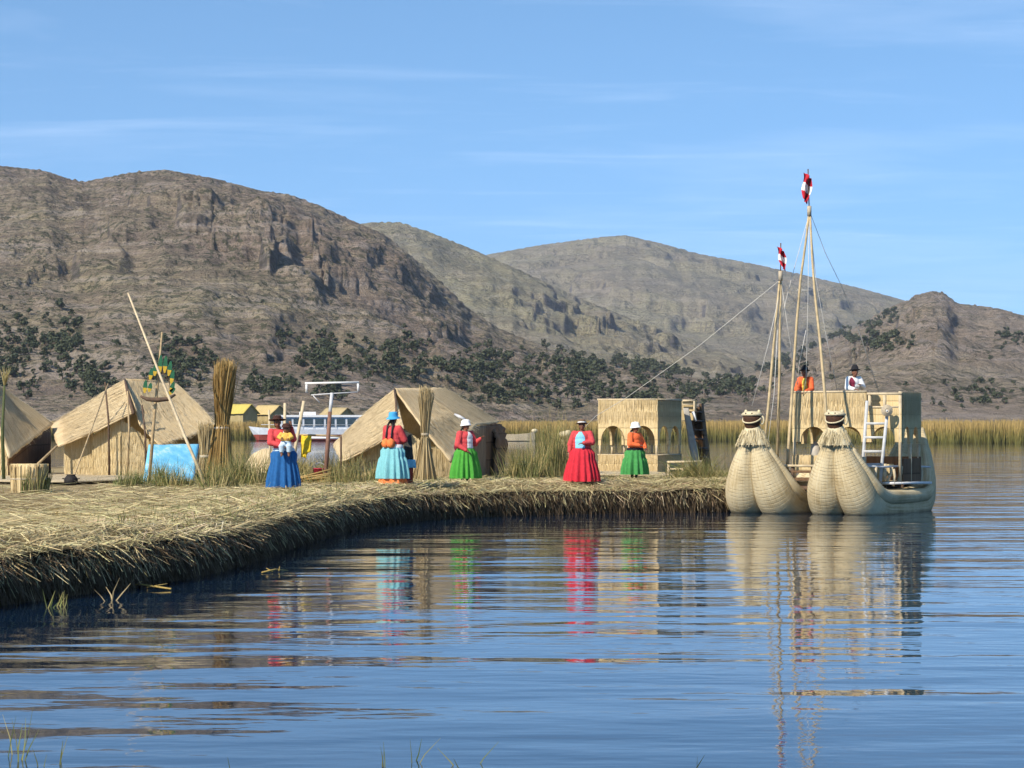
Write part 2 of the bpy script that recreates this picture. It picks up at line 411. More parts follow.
# thin cirrus streaks, on a flat layer overhead
dv = wn('ShaderNodeMath', operation='ADD'); dv.inputs[1].default_value = .04; nt.links.new(sp.outputs[2], dv.inputs[0])
vd = wn('ShaderNodeVectorMath', operation='DIVIDE'); nt.links.new(tc.outputs['Generated'], vd.inputs[0])
cc3 = wn('ShaderNodeCombineXYZ'); [nt.links.new(dv.outputs[0], cc3.inputs[i]) for i in range(3)]; nt.links.new(cc3.outputs[0], vd.inputs[1])
def cloudmask(scale, loc, lo, hi, detail=6, dist=.4):
    mp = wn('ShaderNodeMapping'); mp.inputs['Scale'].default_value = scale; mp.inputs['Location'].default_value = loc; mp.inputs['Rotation'].default_value = (0, 0, R(-4))
    nt.links.new(vd.outputs[0], mp.inputs[0])
    nz = wn('ShaderNodeTexNoise'); nz.inputs['Scale'].default_value = 1; nz.inputs['Detail'].default_value = detail; nz.inputs['Roughness'].default_value = .62; nz.inputs['Distortion'].default_value = dist
    nt.links.new(mp.outputs[0], nz.inputs['Vector'])
    mr = wn('ShaderNodeMapRange'); nt.links.new(nz.outputs['Fac'], mr.inputs[0]); mr.inputs[1].default_value = lo; mr.inputs[2].default_value = hi
    return mr.outputs[0]
c1 = cloudmask((1.0, 3.2, 1), (3.1, 1.7, 0), .54, .95)
c2 = cloudmask((.55, .8, 1), (7.7, 4.2, 0), .46, .78, 5)
mx = wn('ShaderNodeMath', operation='MULTIPLY'); nt.links.new(c1, mx.inputs[0]); mx.inputs[1].default_value = .17
mx2 = wn('ShaderNodeMath', operation='MULTIPLY_ADD'); nt.links.new(c2, mx2.inputs[0]); mx2.inputs[1].default_value = .14; nt.links.new(mx.outputs[0], mx2.inputs[2])
mc = wn('ShaderNodeMix', data_type='RGBA'); nt.links.new(mx2.outputs[0], mc.inputs[0]); tm = wn('ShaderNodeMix', data_type='RGBA', blend_type='MULTIPLY'); tm.inputs[0].default_value = 1; tm.inputs[7].default_value = (.77, 1.04, 1.10, 1); nt.links.new(sky.outputs[0], tm.inputs[6]); nt.links.new(tm.outputs[2], mc.inputs[6]); mc.inputs[7].default_value = (7.2, 7.9, 9.2, 1)
nt.links.new(mc.outputs[2], bg.inputs[0]); bg.inputs[1].default_value = .14
scene.view_settings.view_transform = 'Standard'; scene.view_settings.look = 'None'; scene.view_settings.gamma = 1; scene.view_settings.use_curve_mapping = False
scene.view_settings.exposure = .62
scene.render.engine = 'CYCLES'
cy = scene.cycles; cy.max_bounces = 6; cy.diffuse_bounces = 3; cy.glossy_bounces = 3; cy.transmission_bounces = 2; cy.volume_bounces = 0; cy.transparent_max_bounces = 4
cy.caustics_reflective = False; cy.caustics_refractive = False; cy.use_adaptive_sampling = True; cy.adaptive_threshold = .02; cy.use_denoising = True

# ------------------------------------------------------------------ water
mb = MB()
S = 9000
mb.v += [(-S, -300, 0), (S, -300, 0), (S, 12000, 0), (-S, 12000, 0)]; mb.face((0, 1, 2, 3))
tag(mb.build('water', M['water']), kind='structure')

# ------------------------------------------------------------------ hills
def hill_mat(name, soil, grass, rock, scrub, sc=1.0, scrubamt=.5, grasspos=.55, band=1.0):
    t = NT(name); g = t.n('ShaderNodeNewGeometry'); co = t.coord('Object')
    n1 = t.noise(co, .010*sc, 5, .6); n2 = t.noise(co, .07*sc, 5, .65); n3 = t.noise(co, .45*sc, 5, .75)
    c = t.mix(t.mr(t.math('ADD', t.math('MULTIPLY', n1, .65), t.math('MULTIPLY', n2, .35)), grasspos-.08, grasspos+.10), soil, grass)
    c = t.mix(t.mr(n3, .44, .62, .0, .75), c, tuple(x*.52 for x in soil))
    c = t.mix(t.mr(n3, .46, .30, .0, .45), c, tuple(x*1.45 for x in rock))
    # level streaks left by old farming terraces and rock ledges
    st = t.noise(t.coord('Object', (.025*sc, .025*sc, .42*sc)), 1, 4, .65)
    c = t.mix(t.math('MULTIPLY', t.mr(st, .50, .57), .55*band), c, tuple(x*.5 for x in soil))
    c = t.mix(t.math('MULTIPLY', t.mr(st, .47, .40), .45*band), c, tuple(min(1, x*1.7) for x in rock))
    s = t.n('ShaderNodeSeparateXYZ'); t.l(g.outputs['Normal'], s.inputs[0])
    rk = t.mr(t.math('ADD', s.outputs[2], t.math('MULTIPLY', t.math('SUBTRACT', n2, .5), .30)), .74, .56)
    rc = t.ramp(n3, [(.3, tuple(x*.3 for x in rock)), (.52, tuple(x*.75 for x in rock)), (.75, tuple(x*1.2 for x in rock))])
    rc = t.mix(t.math('MULTIPLY', t.mr(st, .47, .56), .7), rc, tuple(x*.35 for x in rock))
    c = t.mix(rk, c, rc)
    v = t.noise(co, .42*sc, 3, .75); vv = t.noise(co, .022*sc, 4, .6)
    sm = t.math('MULTIPLY', t.mr(v, .51, .57), t.mr(vv, .60-.3*scrubamt, .72-.3*scrubamt))
    c = t.mix(t.math('MULTIPLY', sm, .85), c, scrub)
    t.bump(t.math('ADD', t.math('MULTIPLY', n2, 2.5), t.math('ADD', t.math('MULTIPLY', n3, 1.3), t.math('MULTIPLY', st, 1.0))), 1.8/sc, 1.0)
    return t.fin(c, .95, .1)
def pl(pts, x): return np.interp(x, [p[0] for p in pts], [p[1] for p in pts])
HILLS = {}
def hill(key, ridge, D0, D1, mat, px0, px1, step, rows, amp, seed, prof=1.15, cliff=None, base=HZ, bumps=(), sc=1.0, tmax=1.35, lines=()):
    """terrain: ridge heights read off the photograph, slope running from a foot at D0 back to the crest at D1, then down again"""
    px = np.arange(px0, px1, step); tt = np.concatenate([np.linspace(0, 1, rows), np.linspace(1, tmax, rows//6)[1:]])
    PX, T = np.meshgrid(px, tt)
    Y = D0+(D1-D0)*T
    zr = np.maximum(CAMH+(base-pl(ridge, PX))/F*D1, 1.0)
    X = (PX-512)/F*Y
    up = np.where(T <= 1, np.sin(np.clip(T, 0, 1)*np.pi/2)**prof, 1-np.clip((T-1)/(tmax-1), 0, 1)**1.6*.6)
    env = np.clip(zr/60, .12, 1)*sstep(0, .12, T)
    k = 1/sc
    n = fbm(X*.0045*k, Y*.0045*k, 5, seed)*.9+(ridged(X*.012*k, Y*.009*k, 5, seed+9)-1.0)*.55
    damp = np.where(T <= 1, 1-.75*sstep(.72, 1.0, T), .25)
    Z = zr*up+amp*env*n*damp
    Z += amp*.20*env*(ridged(X*.05*k, Y*.05*k, 4, seed+21)-1)+amp*.10*env*perlin(X*.16*k, Y*.16*k, seed+24)
    if lines:
        pyb = base-(Z-CAMH)/Y*F; Tc = tt
        for (pts, hgt, wt) in lines:
            xs = [p[0] for p in pts]; ins = (px >= xs[0]) & (px <= xs[-1]); ly = pl(pts, px)
            tl = np.array([Tc[np.argmax(pyb[:, c] <= ly[c])] for c in range(len(px))])
            fade = sstep(xs[0], xs[0]+14, px)*(1-sstep(xs[-1]-16, xs[-1], px))*ins
            tl = tl[None, :]+(.018*fbm(X*.02*k, Y*0+hgt, 4, seed+60))+.01*fbm(X*.09*k, Y*.09*k, 2, seed+61)
            dT = T-tl; hh = .5*hgt*fade[None, :]*np.clip(.45+.55*ridged(X*.06*k, Y*.05*k, 4, seed+62)+.5*fbm(X*.013*k, Y*.013*k, 2, seed+63), .05, 1.6)
            rise = sstep(-.016, .002, dT)
            Z = Z+hh*rise*np.exp(-np.clip(dT, 0, None)/wt)
    if cliff:
        for (h, fn, strength, wob) in cliff:
            m = fn(PX, T)
            q = Z/h+wob*fbm(X*.006*k, Y*.006*k, 4, seed+33)
            fl = np.floor(q); fr = q-fl
            stp = fl+sstep(.62, .80, fr)
            Z = Z+(stp-q+.5*0)*h*strength*m+strength*m*h*.12*(ridged(X*.06*k, Y*.03*k, 3, seed+41)-1)
    for (bx, bt, wx, wt, hh) in bumps:
        e = np.exp(-((PX-bx)/wx)**2-((T-bt)/wt)**2)
        Z += hh*sstep(.25, .6, e+.12*perlin(X*.04*k, Y*.04*k, seed+50))*(.8+.3*ridged(X*.05*k, Y*.05*k, 3, seed+51))
    ang = ((Z-CAMH)/Y).max(0); want = (base-pl(ridge, px))/F; sc_ = np.clip(want/np.maximum(ang, 1e-4), .2, 3)
    kk = max(2, int(4/step)); sc_ = np.convolve(np.pad(sc_, kk, mode='edge'), np.ones(2*kk+1)/(2*kk+1), 'valid')
    Z = Z*sc_[None, :]
    Z = np.where(T <= 0, -1.0, Z)
    nr, nc = X.shape
    V = np.stack([X, Y, Z], -1).reshape(-1, 3)
    a = (np.arange(nr-1)[:, None]*nc+np.arange(nc-1)[None]).reshape(-1)
    Q = np.stack([a, a+1, a+nc+1, a+nc], 1)
    o = quads_mesh('hill', V, Q, mat, None, True); tag(o, kind='structure')
    HILLS[key] = (px, Y, X, Z, base-(Z-CAMH)/Y*F)
    return o
mA = hill_mat('near_hill', (.298, .232, .178), (.318, .27, .162), (.228, .194, .168), (.062, .066, .036), 1.0, .80, .52)
mB = hill_mat('far_hill', (.305, .26, .185), (.365, .33, .195), (.22, .195, .18), (.09, .085, .05), .5, .4, .50, .5)
mD = hill_mat('crag_hill', (.325, .26, .196), (.365, .31, .20), (.225, .195, .18), (.065, .065, .035), .7, .6, .55, .7)
rA = [(-400, 190), (-150, 172), (0, 165), (45, 170), (68, 178), (85, 181), (130, 172), (165, 169), (215, 178), (260, 190), (290, 194), (320, 205), (355, 221), (385, 234),
      (410, 254), (440, 280), (470, 309), (500, 328), (550, 348), (600, 360), (650, 368), (700, 378), (760, 386), (830, 396), (900, 406), (1024, 413), (1300, 416)]
hill('near', rA, 470, 1500, mA, -330, 1220, 1.25, 300, 6.5, 1, 1.05,
     cliff=[(4.5, lambda p, t: sstep(.02, .2, t)*.6, .38, 2.2)],
     lines=[([(120, 178), (160, 181), (200, 190), (240, 202), (272, 214)], 7, .05), ([(60, 200), (110, 204), (160, 208)], 4, .04), ([(170, 205), (203, 212), (230, 222), (262, 233), (300, 243)], 10, .06), ([(255, 200), (290, 203), (318, 212), (345, 225), (390, 242)], 7, .05), ([(298, 229), (325, 240), (358, 250)], 7, .05),
            ([(315, 252), (345, 260), (380, 271)], 7, .05), ([(380, 245), (410, 262), (445, 290)], 7, .05), ([(270, 262), (300, 270), (330, 283)], 4, .04), ([(0, 215), (30, 214), (60, 222)], 4, .04), ([(20, 250), (45, 247), (70, 254)], 5, .04), ([(60, 355), (85, 348), (125, 352), (150, 362)], 4, .03), ([(410, 300), (440, 310), (470, 325)], 5, .05), ([(130, 375), (200, 365), (240, 372)], 3, .03), ([(330, 330), (400, 322), (450, 330)], 3, .03), ([(248, 362), (262, 350), (280, 349), (286, 356)], 6, .035)],
     bumps=[(269, .27, 9, .025, 6), (35, .55, 18, .03, 3), (100, .26, 30, .04, 4), (460, .2, 30, .04, 3), (560, .3, 25, .05, 3)])
rB = [(100, 270), (300, 238), (345, 226), (372, 222), (400, 222), (430, 232), (470, 248), (520, 270), (580, 298), (640, 322), (720, 348), (800, 376), (900, 400), (1100, 415)]
hill('spur', rB, 1500, 2700, mB, 200, 1100, 1.8, 170, 11, 4, 1.0, cliff=[(26, lambda p, t: sstep(.2, .4, t)*(1-sstep(.75, .95, t))*sstep(470, 560, p), .4, 1.5)], sc=1.7, lines=[([(470, 272), (520, 290), (560, 305)], 9, .06), ([(500, 300), (560, 310), (640, 340)], 12, .05), ([(590, 315), (640, 325), (700, 350)], 9, .05)])
rC = [(300, 300), (430, 268), (490, 254), (540, 245), (600, 237), (625, 235), (660, 243), (700, 254), (750, 263), (800, 274), (860, 288), (900, 299), (960, 316), (1024, 330), (1200, 360)]
hill('far', rC, 2800, 4600, mB, 330, 1160, 1.8, 170, 13, 6, .95, cliff=[(40, lambda p, t: sstep(.1, .3, t)*(1-sstep(.6, .85, t)), .35, 1.6)], sc=2.6, lines=[([(560, 292), (620, 300), (680, 305), (750, 310)], 18, .05), ([(600, 315), (680, 318), (760, 330)], 16, .05), ([(760, 290), (800, 300), (860, 312)], 14, .05)])
rD = [(600, 400), (700, 385), (770, 368), (820, 345), (850, 330), (880, 312), (900, 302), (908, 300), (914, 295), (922, 293), (932, 290.5), (944, 292), (950, 297), (958, 303), (975, 304.5), (1000, 308), (1024, 315), (1100, 325), (1300, 350)]
hill('crag', rD, 620, 2400, mD, 580, 1240, 1.5, 230, 9, 8, 1.05,
     cliff=[(24, lambda p, t: sstep(.68, .85, t)*np.exp(-((p-930)/60.)**2), .5, .8), (6, lambda p, t: sstep(.05, .3, t)*.5, .5, 2)], sc=1.3,
     lines=[([(896, 303), (912, 300), (935, 297), (962, 306)], 8, .05), ([(890, 318), (910, 311), (938, 309), (962, 320)], 9, .05), ([(880, 335), (905, 326), (935, 324), (955, 338)], 9, .05), ([(900, 345), (935, 340), (960, 352)], 6, .04), ([(800, 372), (835, 350), (870, 330), (898, 312)], 7, .05)],
     bumps=[(790, .55, 40, .04, 5), (700, .5, 40, .05, 4)])
def on_hill(key, px, py):
    pxs, Y, X, Z, pyy = HILLS[key]
    c = int(np.clip(np.searchsorted(pxs, px), 0, len(pxs)-1)); colm = pyy[:, c]
    k = np.where(colm <= py)[0]
    r = int(k[0]) if len(k) else int(np.argmin(colm))
    return Vector((X[r, c], Y[r, c], Z[r, c]))
# low shore land at the foot of the hills, behind the reeds
mb = MB(); nx = 80
for j, (yy, zz) in enumerate(((425, -.4), (440, .5), (520, 1.4), (640, 1.8))):
    for i in range(nx+1): mb.v.append((-900+1800*i/nx, yy+10*math.sin(i*.7), zz+(.3*float(perlin(i*.6, j*.9)) if j else 0)))
for j in range(3):
    for i in range(nx):
        a = j*(nx+1)+i; mb.face((a, a+1, a+nx+2, a+nx+1))
tag(mb.build('shore', mD), kind='structure')
# trees on the slopes
M['bark'] = simple('tree_bark', (.10, .07, .05), .3, 3)
M['leaf'] = mat_blade('dark_foliage', [(.034, .044, .024), (.056, .070, .036), (.080, .092, .046), (.044, .056, .032)], .06)
def tree_arrays(seed, n=130):
    r = np.random.default_rng(seed); V = []; Q = []; mi = []
    # tapered trunk and limbs
    def limb(a, b, ra, rb):
        k0 = len(V)
        for p, rr in ((a, ra), (b, rb)):
            for q in range(5):
                an = q*2*np.pi/5; V.append((p[0]+rr*np.cos(an), p[1]+rr*np.sin(an), p[2]))
        for q in range(5):
            Q.append((k0+q, k0+(q+1) % 5, k0+5+(q+1) % 5, k0+5+q)); mi.append(0)
    limb((0, 0, -.05), (.02, 0, .55), .035, .018)
    cs = []
    for k in range(6):
        a = r.uniform(0, 6.28); rad = r.uniform(.10, .28); z = r.uniform(.38, .88)
        c = (rad*np.cos(a), rad*np.sin(a), z); limb((.01, 0, z*.55), c, .014, .006); cs.append((*c, r.uniform(.10, .19)))
    for c in cs:
        for q in range(n//6):
            d = r.normal(size=3); d /= np.linalg.norm(d); p = np.array(c[:3])+d*c[3]*r.uniform(.4, 1.0)
            u = r.normal(size=3); u /= np.linalg.norm(u); v = np.cross(u, d); v /= np.linalg.norm(v)+1e-9
            s = r.uniform(.04, .085); k0 = len(V)
            for e, f in ((-1, -1), (1, -1), (1, 1), (-1, 1)): V.append(tuple(p+u*s*e+v*s*f*.7))
            Q.append((k0, k0+1, k0+2, k0+3)); mi.append(1)
    return np.array(V), np.array(Q), np.array(mi)
TREES = [tree_arrays(s) for s in (1, 2, 3, 4)]
def wood(spots):
    Vs = []; Qs = []; Ms = []; o = 0
    for p, h in spots:
        V, Q, mi = TREES[random.randrange(4)]; a = random.uniform(0, 6.28); c, s = math.cos(a), math.sin(a)
        W = np.stack([(V[:, 0]*c-V[:, 1]*s)*h*1.15, (V[:, 0]*s+V[:, 1]*c)*h*1.15, V[:, 2]*h], 1)+np.array(p)
        Vs.append(W); Qs.append(Q+o); Ms.append(mi); o += len(V)
    ob = quads_mesh('hillside_wood', np.concatenate(Vs), np.concatenate(Qs), [M['bark'], M['leaf']], None, False, np.concatenate(Ms))
    return ob
def cluster(key, boxes, hpx=(7, 16)):
    out = []
    for (x0, y0, x1, y1, n) in boxes:
        for _ in range(int(n*1.15)):
            px = random.gauss((x0+x1)/2, (x1-x0)/3.6); py = random.gauss((y0+y1)/2, (y1-y0)/3.6)
            if px < -60 or px > 1100: continue
            p = on_hill(key, px, py); h = (hpx[0]+(hpx[1]-hpx[0])*random.random()**1.6)*p.y/F; p.z -= .2*h; out.append((p, h))
    return out
w1 = cluster('near', [(-60, 320, 42, 402, 190), (42, 330, 90, 365, 60), (70, 360, 112, 402, 70), (150, 345, 200, 400, 90), (195, 350, 215, 372, 14), (240, 380, 300, 402, 40),
    (285, 340, 350, 380, 75), (345, 355, 440, 385, 60), (380, 345, 430, 360, 25), (440, 352, 520, 385, 90), (455, 385, 560, 408, 80), (525, 358, 620, 386, 95), (600, 352, 690, 382, 75), (680, 378, 760, 402, 60), (560, 385, 680, 410, 80), (310, 385, 345, 405, 25)])
tag(wood(w1), 'dark green trees scattered thickly along the lower slope of the brown hill', 'wood', kind='stuff')
w2 = cluster('crag', [(855, 338, 905, 356, 60), (880, 312, 900, 322, 10), (860, 322, 885, 334, 12), (836, 334, 862, 346, 12), (760, 355, 800, 380, 40), (700, 385, 760, 405, 30), (940, 385, 1024, 410, 40), (985, 335, 1020, 350, 18), (790, 300, 850, 330, 20), (640, 385, 720, 410, 30)], (6, 12))
tag(wood(w2), 'dark trees in patches under the rocky crag of the right hill', 'wood', kind='stuff')
lone = [('near', 648, 322, 11), ('near', 738, 395, 12), ('near', 115, 388, 12), ('near', 216, 330, 8), ('near', 350, 352, 9), ('near', 408, 398, 10), ('crag', 832, 384, 9), ('crag', 868, 376, 8), ('crag', 990, 362, 8),
        ('near', 500, 372, 11), ('near', 612, 388, 12), ('near', 718, 380, 10), ('crag', 905, 388, 8), ('near', 60, 310, 9), ('near', 262, 305, 7), ('near', 405, 330, 8)]
proto = None
for key, px, py, hp in lone:
    p = on_hill(key, px, py); h = hp*p.y/F
    if proto is None:
        V, Q, mi = TREES[0]; o = proto = quads_mesh('hillside_tree', V*np.array([1.15, 1.15, 1]), Q, [M['bark'], M['leaf']], None, False, mi)
    else:
        o = proto.copy(); col.objects.link(o)
    o.location = p-Vector((0, 0, .05*h)); o.scale = (h, h, h); o.rotation_euler.z = random.uniform(0, 6)
    tag(o, 'small dark tree standing apart on the dry hillside above the lake', 'tree', 'lone trees dotted over the hillsides')

# ------------------------------------------------------------------ far reed belt and far island
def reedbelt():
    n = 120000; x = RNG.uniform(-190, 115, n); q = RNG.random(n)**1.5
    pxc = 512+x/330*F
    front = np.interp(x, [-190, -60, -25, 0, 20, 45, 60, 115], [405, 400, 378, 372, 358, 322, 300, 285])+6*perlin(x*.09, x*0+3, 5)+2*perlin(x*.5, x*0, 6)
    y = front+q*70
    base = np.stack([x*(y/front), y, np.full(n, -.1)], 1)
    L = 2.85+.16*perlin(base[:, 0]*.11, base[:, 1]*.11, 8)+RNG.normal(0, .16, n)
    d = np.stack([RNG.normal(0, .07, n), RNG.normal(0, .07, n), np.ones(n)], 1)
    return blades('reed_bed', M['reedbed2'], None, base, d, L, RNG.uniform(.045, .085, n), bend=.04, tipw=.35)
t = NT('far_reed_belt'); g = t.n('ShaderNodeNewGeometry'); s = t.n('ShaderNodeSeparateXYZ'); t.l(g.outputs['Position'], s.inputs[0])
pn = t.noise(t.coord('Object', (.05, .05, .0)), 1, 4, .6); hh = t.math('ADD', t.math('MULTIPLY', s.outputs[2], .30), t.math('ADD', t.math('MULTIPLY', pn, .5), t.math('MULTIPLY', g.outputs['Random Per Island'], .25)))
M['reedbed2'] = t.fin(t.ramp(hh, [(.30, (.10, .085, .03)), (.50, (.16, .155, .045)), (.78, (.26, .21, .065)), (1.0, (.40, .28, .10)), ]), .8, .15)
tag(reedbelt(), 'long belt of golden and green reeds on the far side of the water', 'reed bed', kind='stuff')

# thin dry-season haze in the air between here and the hills
mb = MB(); mb.box((0, 2900, 155), (7600, 6000, 320))
t = NT('haze_air'); t.t.nodes.remove(t.b); vp = t.n('ShaderNodeVolumePrincipled'); vp.inputs['Color'].default_value = (.80, .88, 1.0, 1); vp.inputs['Density'].default_value = HAZE; vp.inputs['Anisotropy'].default_value = .2
t.l(vp.outputs[0], t.out.inputs['Volume'])
tag(mb.build('haze', t.m, None, False), 'thin bluish haze filling the air over the lake and hills', 'haze', kind='stuff')
# ------------------------------------------------------------------ the reed island
FE = np.array([(-16, 12), (-9.5, 21), (-7.4, 27.5), (-6.4, 31.9), (-5.1, 35.8), (-4.4, 39.5), (-4.05, 45.9), (-3.75, 53), (-2.6, 59.7), (-.3, 63), (2.2, 64.6), (5.2, 65.6), (5.85, 66.6), (6.2, 69), (6.25, 72), (6.0, 77), (5.6, 83)], float)
BE = np.array([(-40, 60), (-36, 70), (-33, 78), (-30, 84), (-27, 87), (-24, 89), (-20, 90), (-14, 90), (-8, 89), (-3, 88), (1, 86.5), (3.6, 85), (4.3, 84.6), (4.8, 84.4), (5.2, 84.2), (5.4, 84), (5.5, 83.9)], float)
def densify(P_, n):
    # smooth by corner cutting first
    for _ in range(2):
        a = P_[:-1]*.75+P_[1:]*.25; b = P_[:-1]*.25+P_[1:]*.75
        P_ = np.concatenate([P_[:1], np.stack([a, b], 1).reshape(-1, 2), P_[-1:]])
    return P_
fe = densify(FE, 0); be = densify(BE, 0)
seg = np.concatenate([[0], np.cumsum(np.linalg.norm(np.diff(fe, axis=0), axis=1))])
def on_edge(s): return np.stack([np.interp(s, seg, fe[:, 0]), np.interp(s, seg, fe[:, 1])], -1)
def on_back(s): return np.stack([np.interp(s, seg, be[:, 0]), np.interp(s, seg, be[:, 1])], -1)
ES = np.linspace(0, seg[-1], 900); EP = on_edge(ES)
def edge_dist(x, y):
    x = np.atleast_1d(np.asarray(x, float)); y = np.atleast_1d(np.asarray(y, float)); out = np.empty(len(x))
    for i in range(0, len(x), 4000):
        out[i:i+4000] = np.sqrt(((x[i:i+4000, None]-EP[None, :, 0])**2+(y[i:i+4000, None]-EP[None, :, 1])**2).min(1))
    return out
def topz(x, y, d):
    return .76+.045*fbm(np.asarray(x)*.5, np.asarray(y)*.5, 3, 2)-.17*(1-sstep(0, 1.0, d))
def gz(x, y): return float(topz(np.array([x]), np.array([y]), edge_dist(x, y))[0])
def G(px, py_guess_Y): # ground point under picture column px at distance Y
    x = (px-512)*py_guess_Y/F; return Vector((x, py_guess_Y, gz(x, py_guess_Y)))
dr = np.concatenate([[0, .08, .18, .32, .5, .75, 1.05, 1.4, 1.8], np.linspace(2.3, 30, 70)])
E0 = on_edge(ES); B0 = on_back(ES); L0 = np.linalg.norm(B0-E0, axis=1)[:, None]; U0 = (B0-E0)/L0
rows = []
for z, o in ((-.5, -.10), (-.05, -.02), (.2, .05), (.4, .0)):
    wob = .05*fbm(ES*1.3, ES*0+z*4, 3, 12); q = E0+U0*(o+.12+wob)[:, None]; rows.append(np.concatenate([q, np.full((len(ES), 1), z)], 1))
for d in dr:
    dd = np.minimum(d, 1e9) if d < 2 else None
    q = E0+U0*(d if d < 2.2 else (2.2+(L0-2.2)*(d-2.2)/(30-2.2)))
    dist = np.linalg.norm(q-E0, axis=1)
    z = topz(q[:, 0], q[:, 1], np.minimum(dist, d if d < 2 else 9.0)); rows.append(np.concatenate([q, z[:, None]], 1))
lastq = rows[-1][:, :2]
rows.append(np.concatenate([lastq+U0*.3, np.full((len(ES), 1), -.4)], 1))
A = np.stack(rows); nr, nc = A.shape[:2]
a = (np.arange(nr-1)[:, None]*nc+np.arange(nc-1)[None]); Q = np.stack([a, a+1, a+nc+1, a+nc], -1).reshape(-1, 4)
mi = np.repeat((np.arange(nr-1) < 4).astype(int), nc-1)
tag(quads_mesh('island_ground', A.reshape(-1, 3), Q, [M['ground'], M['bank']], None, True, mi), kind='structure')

# loose cut reeds lying all over the island and hanging over its bank
def litter():
    n1 = 90000
    s = RNG.uniform(5, seg[-1]-1, n1); e = on_edge(s); b = on_back(s); u = (b-e); L = np.linalg.norm(u, axis=1, keepdims=True); u /= L
    d = np.minimum(RNG.exponential(5.0, n1), L[:, 0]*.95)-.05
    q = e+u*d[:, None]
    z = topz(q[:, 0], q[:, 1], np.maximum(d, 0))+RNG.uniform(.0, .075, n1)
    # near the front the stalks lie pointing out over the water, further in they are strewn
    out = np.arctan2(-u[:, 1], -u[:, 0]); mixf = np.clip(1-d/3.0, 0, 1)
    yaw = np.where(RNG.random(n1) < mixf*.7, out+RNG.normal(0, .65, n1), RNG.normal(0, .6, n1)+np.where(RNG.random(n1) < .5, np.pi, 0)+.2)
    pit = RNG.normal(.03, .10, n1)-.18*mixf
    dr_ = np.stack([np.cos(yaw)*np.cos(pit), np.sin(yaw)*np.cos(pit), np.sin(pit)], 1)
    ln = RNG.uniform(.25, .75, n1)
    base = np.stack([q[:, 0], q[:, 1], z], 1)-dr_*ln[:, None]*.5
    return blades('loose_straw', M['straw'], None, base, dr_, ln, RNG.uniform(.008, .018, n1), bend=.05, tipw=.5)
tag(litter(), 'cut yellow reeds strewn loose over the top of the island', 'straw', kind='stuff')
def fringe():
    n2 = 52000
    s = RNG.uniform(5, seg[-1]-1, n2); e = on_edge(s); b = on_back(s); u = b-e; u /= np.linalg.norm(u, axis=1, keepdims=True)
    k = RNG.random(n2); top = k < .42
    z0 = np.where(top, RNG.uniform(.44, .60, n2), RNG.uniform(.12, .5, n2))+.03*perlin(s*1.4, s*0, 31)
    off = np.where(top, RNG.uniform(-.06, .12, n2), RNG.uniform(-.10, .03, n2))+.06*perlin(s*.9, s*0+4, 30)
    drop = np.where(top, RNG.normal(.75, .4, n2), RNG.normal(1.3, .22, n2))
    yaw = np.arctan2(-u[:, 1], -u[:, 0])+RNG.normal(0, .6, n2)
    dr_ = np.stack([np.cos(yaw)*np.cos(drop), np.sin(yaw)*np.cos(drop), -np.sin(drop)], 1)
    base = np.concatenate([e+u*off[:, None], z0[:, None]], 1)
    V, Q = blades_arrays(base, dr_, RNG.uniform(.15, .5, n2), RNG.uniform(.008, .018, n2), bend=.08, tipw=.5)
    tq = np.concatenate([top, top])
    light = tq & np.tile(RNG.random(n2) < .28, 2)
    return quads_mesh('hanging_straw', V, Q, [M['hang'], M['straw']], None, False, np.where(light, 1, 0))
tag(fringe(), 'rotting reeds hanging down the island bank into the water, coloured dark with its shade', 'straw', kind='stuff')

# pale trodden mats on the ground round the huts
def ground_mat(name, corners, mat, label):
    mb = MB(); r = [[Vector((c[0], c[1], gz(c[0], c[1])+.075)) for c in row] for row in corners]
    mb.sheet(r, 14, 6, .03, 0, .06, .02); o = mb.build(name, mat); return tag(o, label, 'mat')
def xy(px, Y): return ((px-512)*Y/F, Y)
M['groundmat'] = mat_reedmat('trodden_matting', (.30, .23, .13), (.46, .37, .23), (.58, .49, .33), 0, 22)
ground_mat('reed_mat', [[xy(-60, 63.5), xy(66, 63.5), xy(150, 66)], [xy(-60, 73), xy(66, 73), xy(150, 74)]], M['groundmat'], 'pale trodden reed mat spread before the two huts on the left')
ground_mat('reed_mat', [[xy(588, 72), xy(640, 72), xy(700, 72)], [xy(592, 80), xy(640, 80), xy(690, 80)]], M['groundmat'], 'pale reed mat spread round the foot of the arched pavilion')

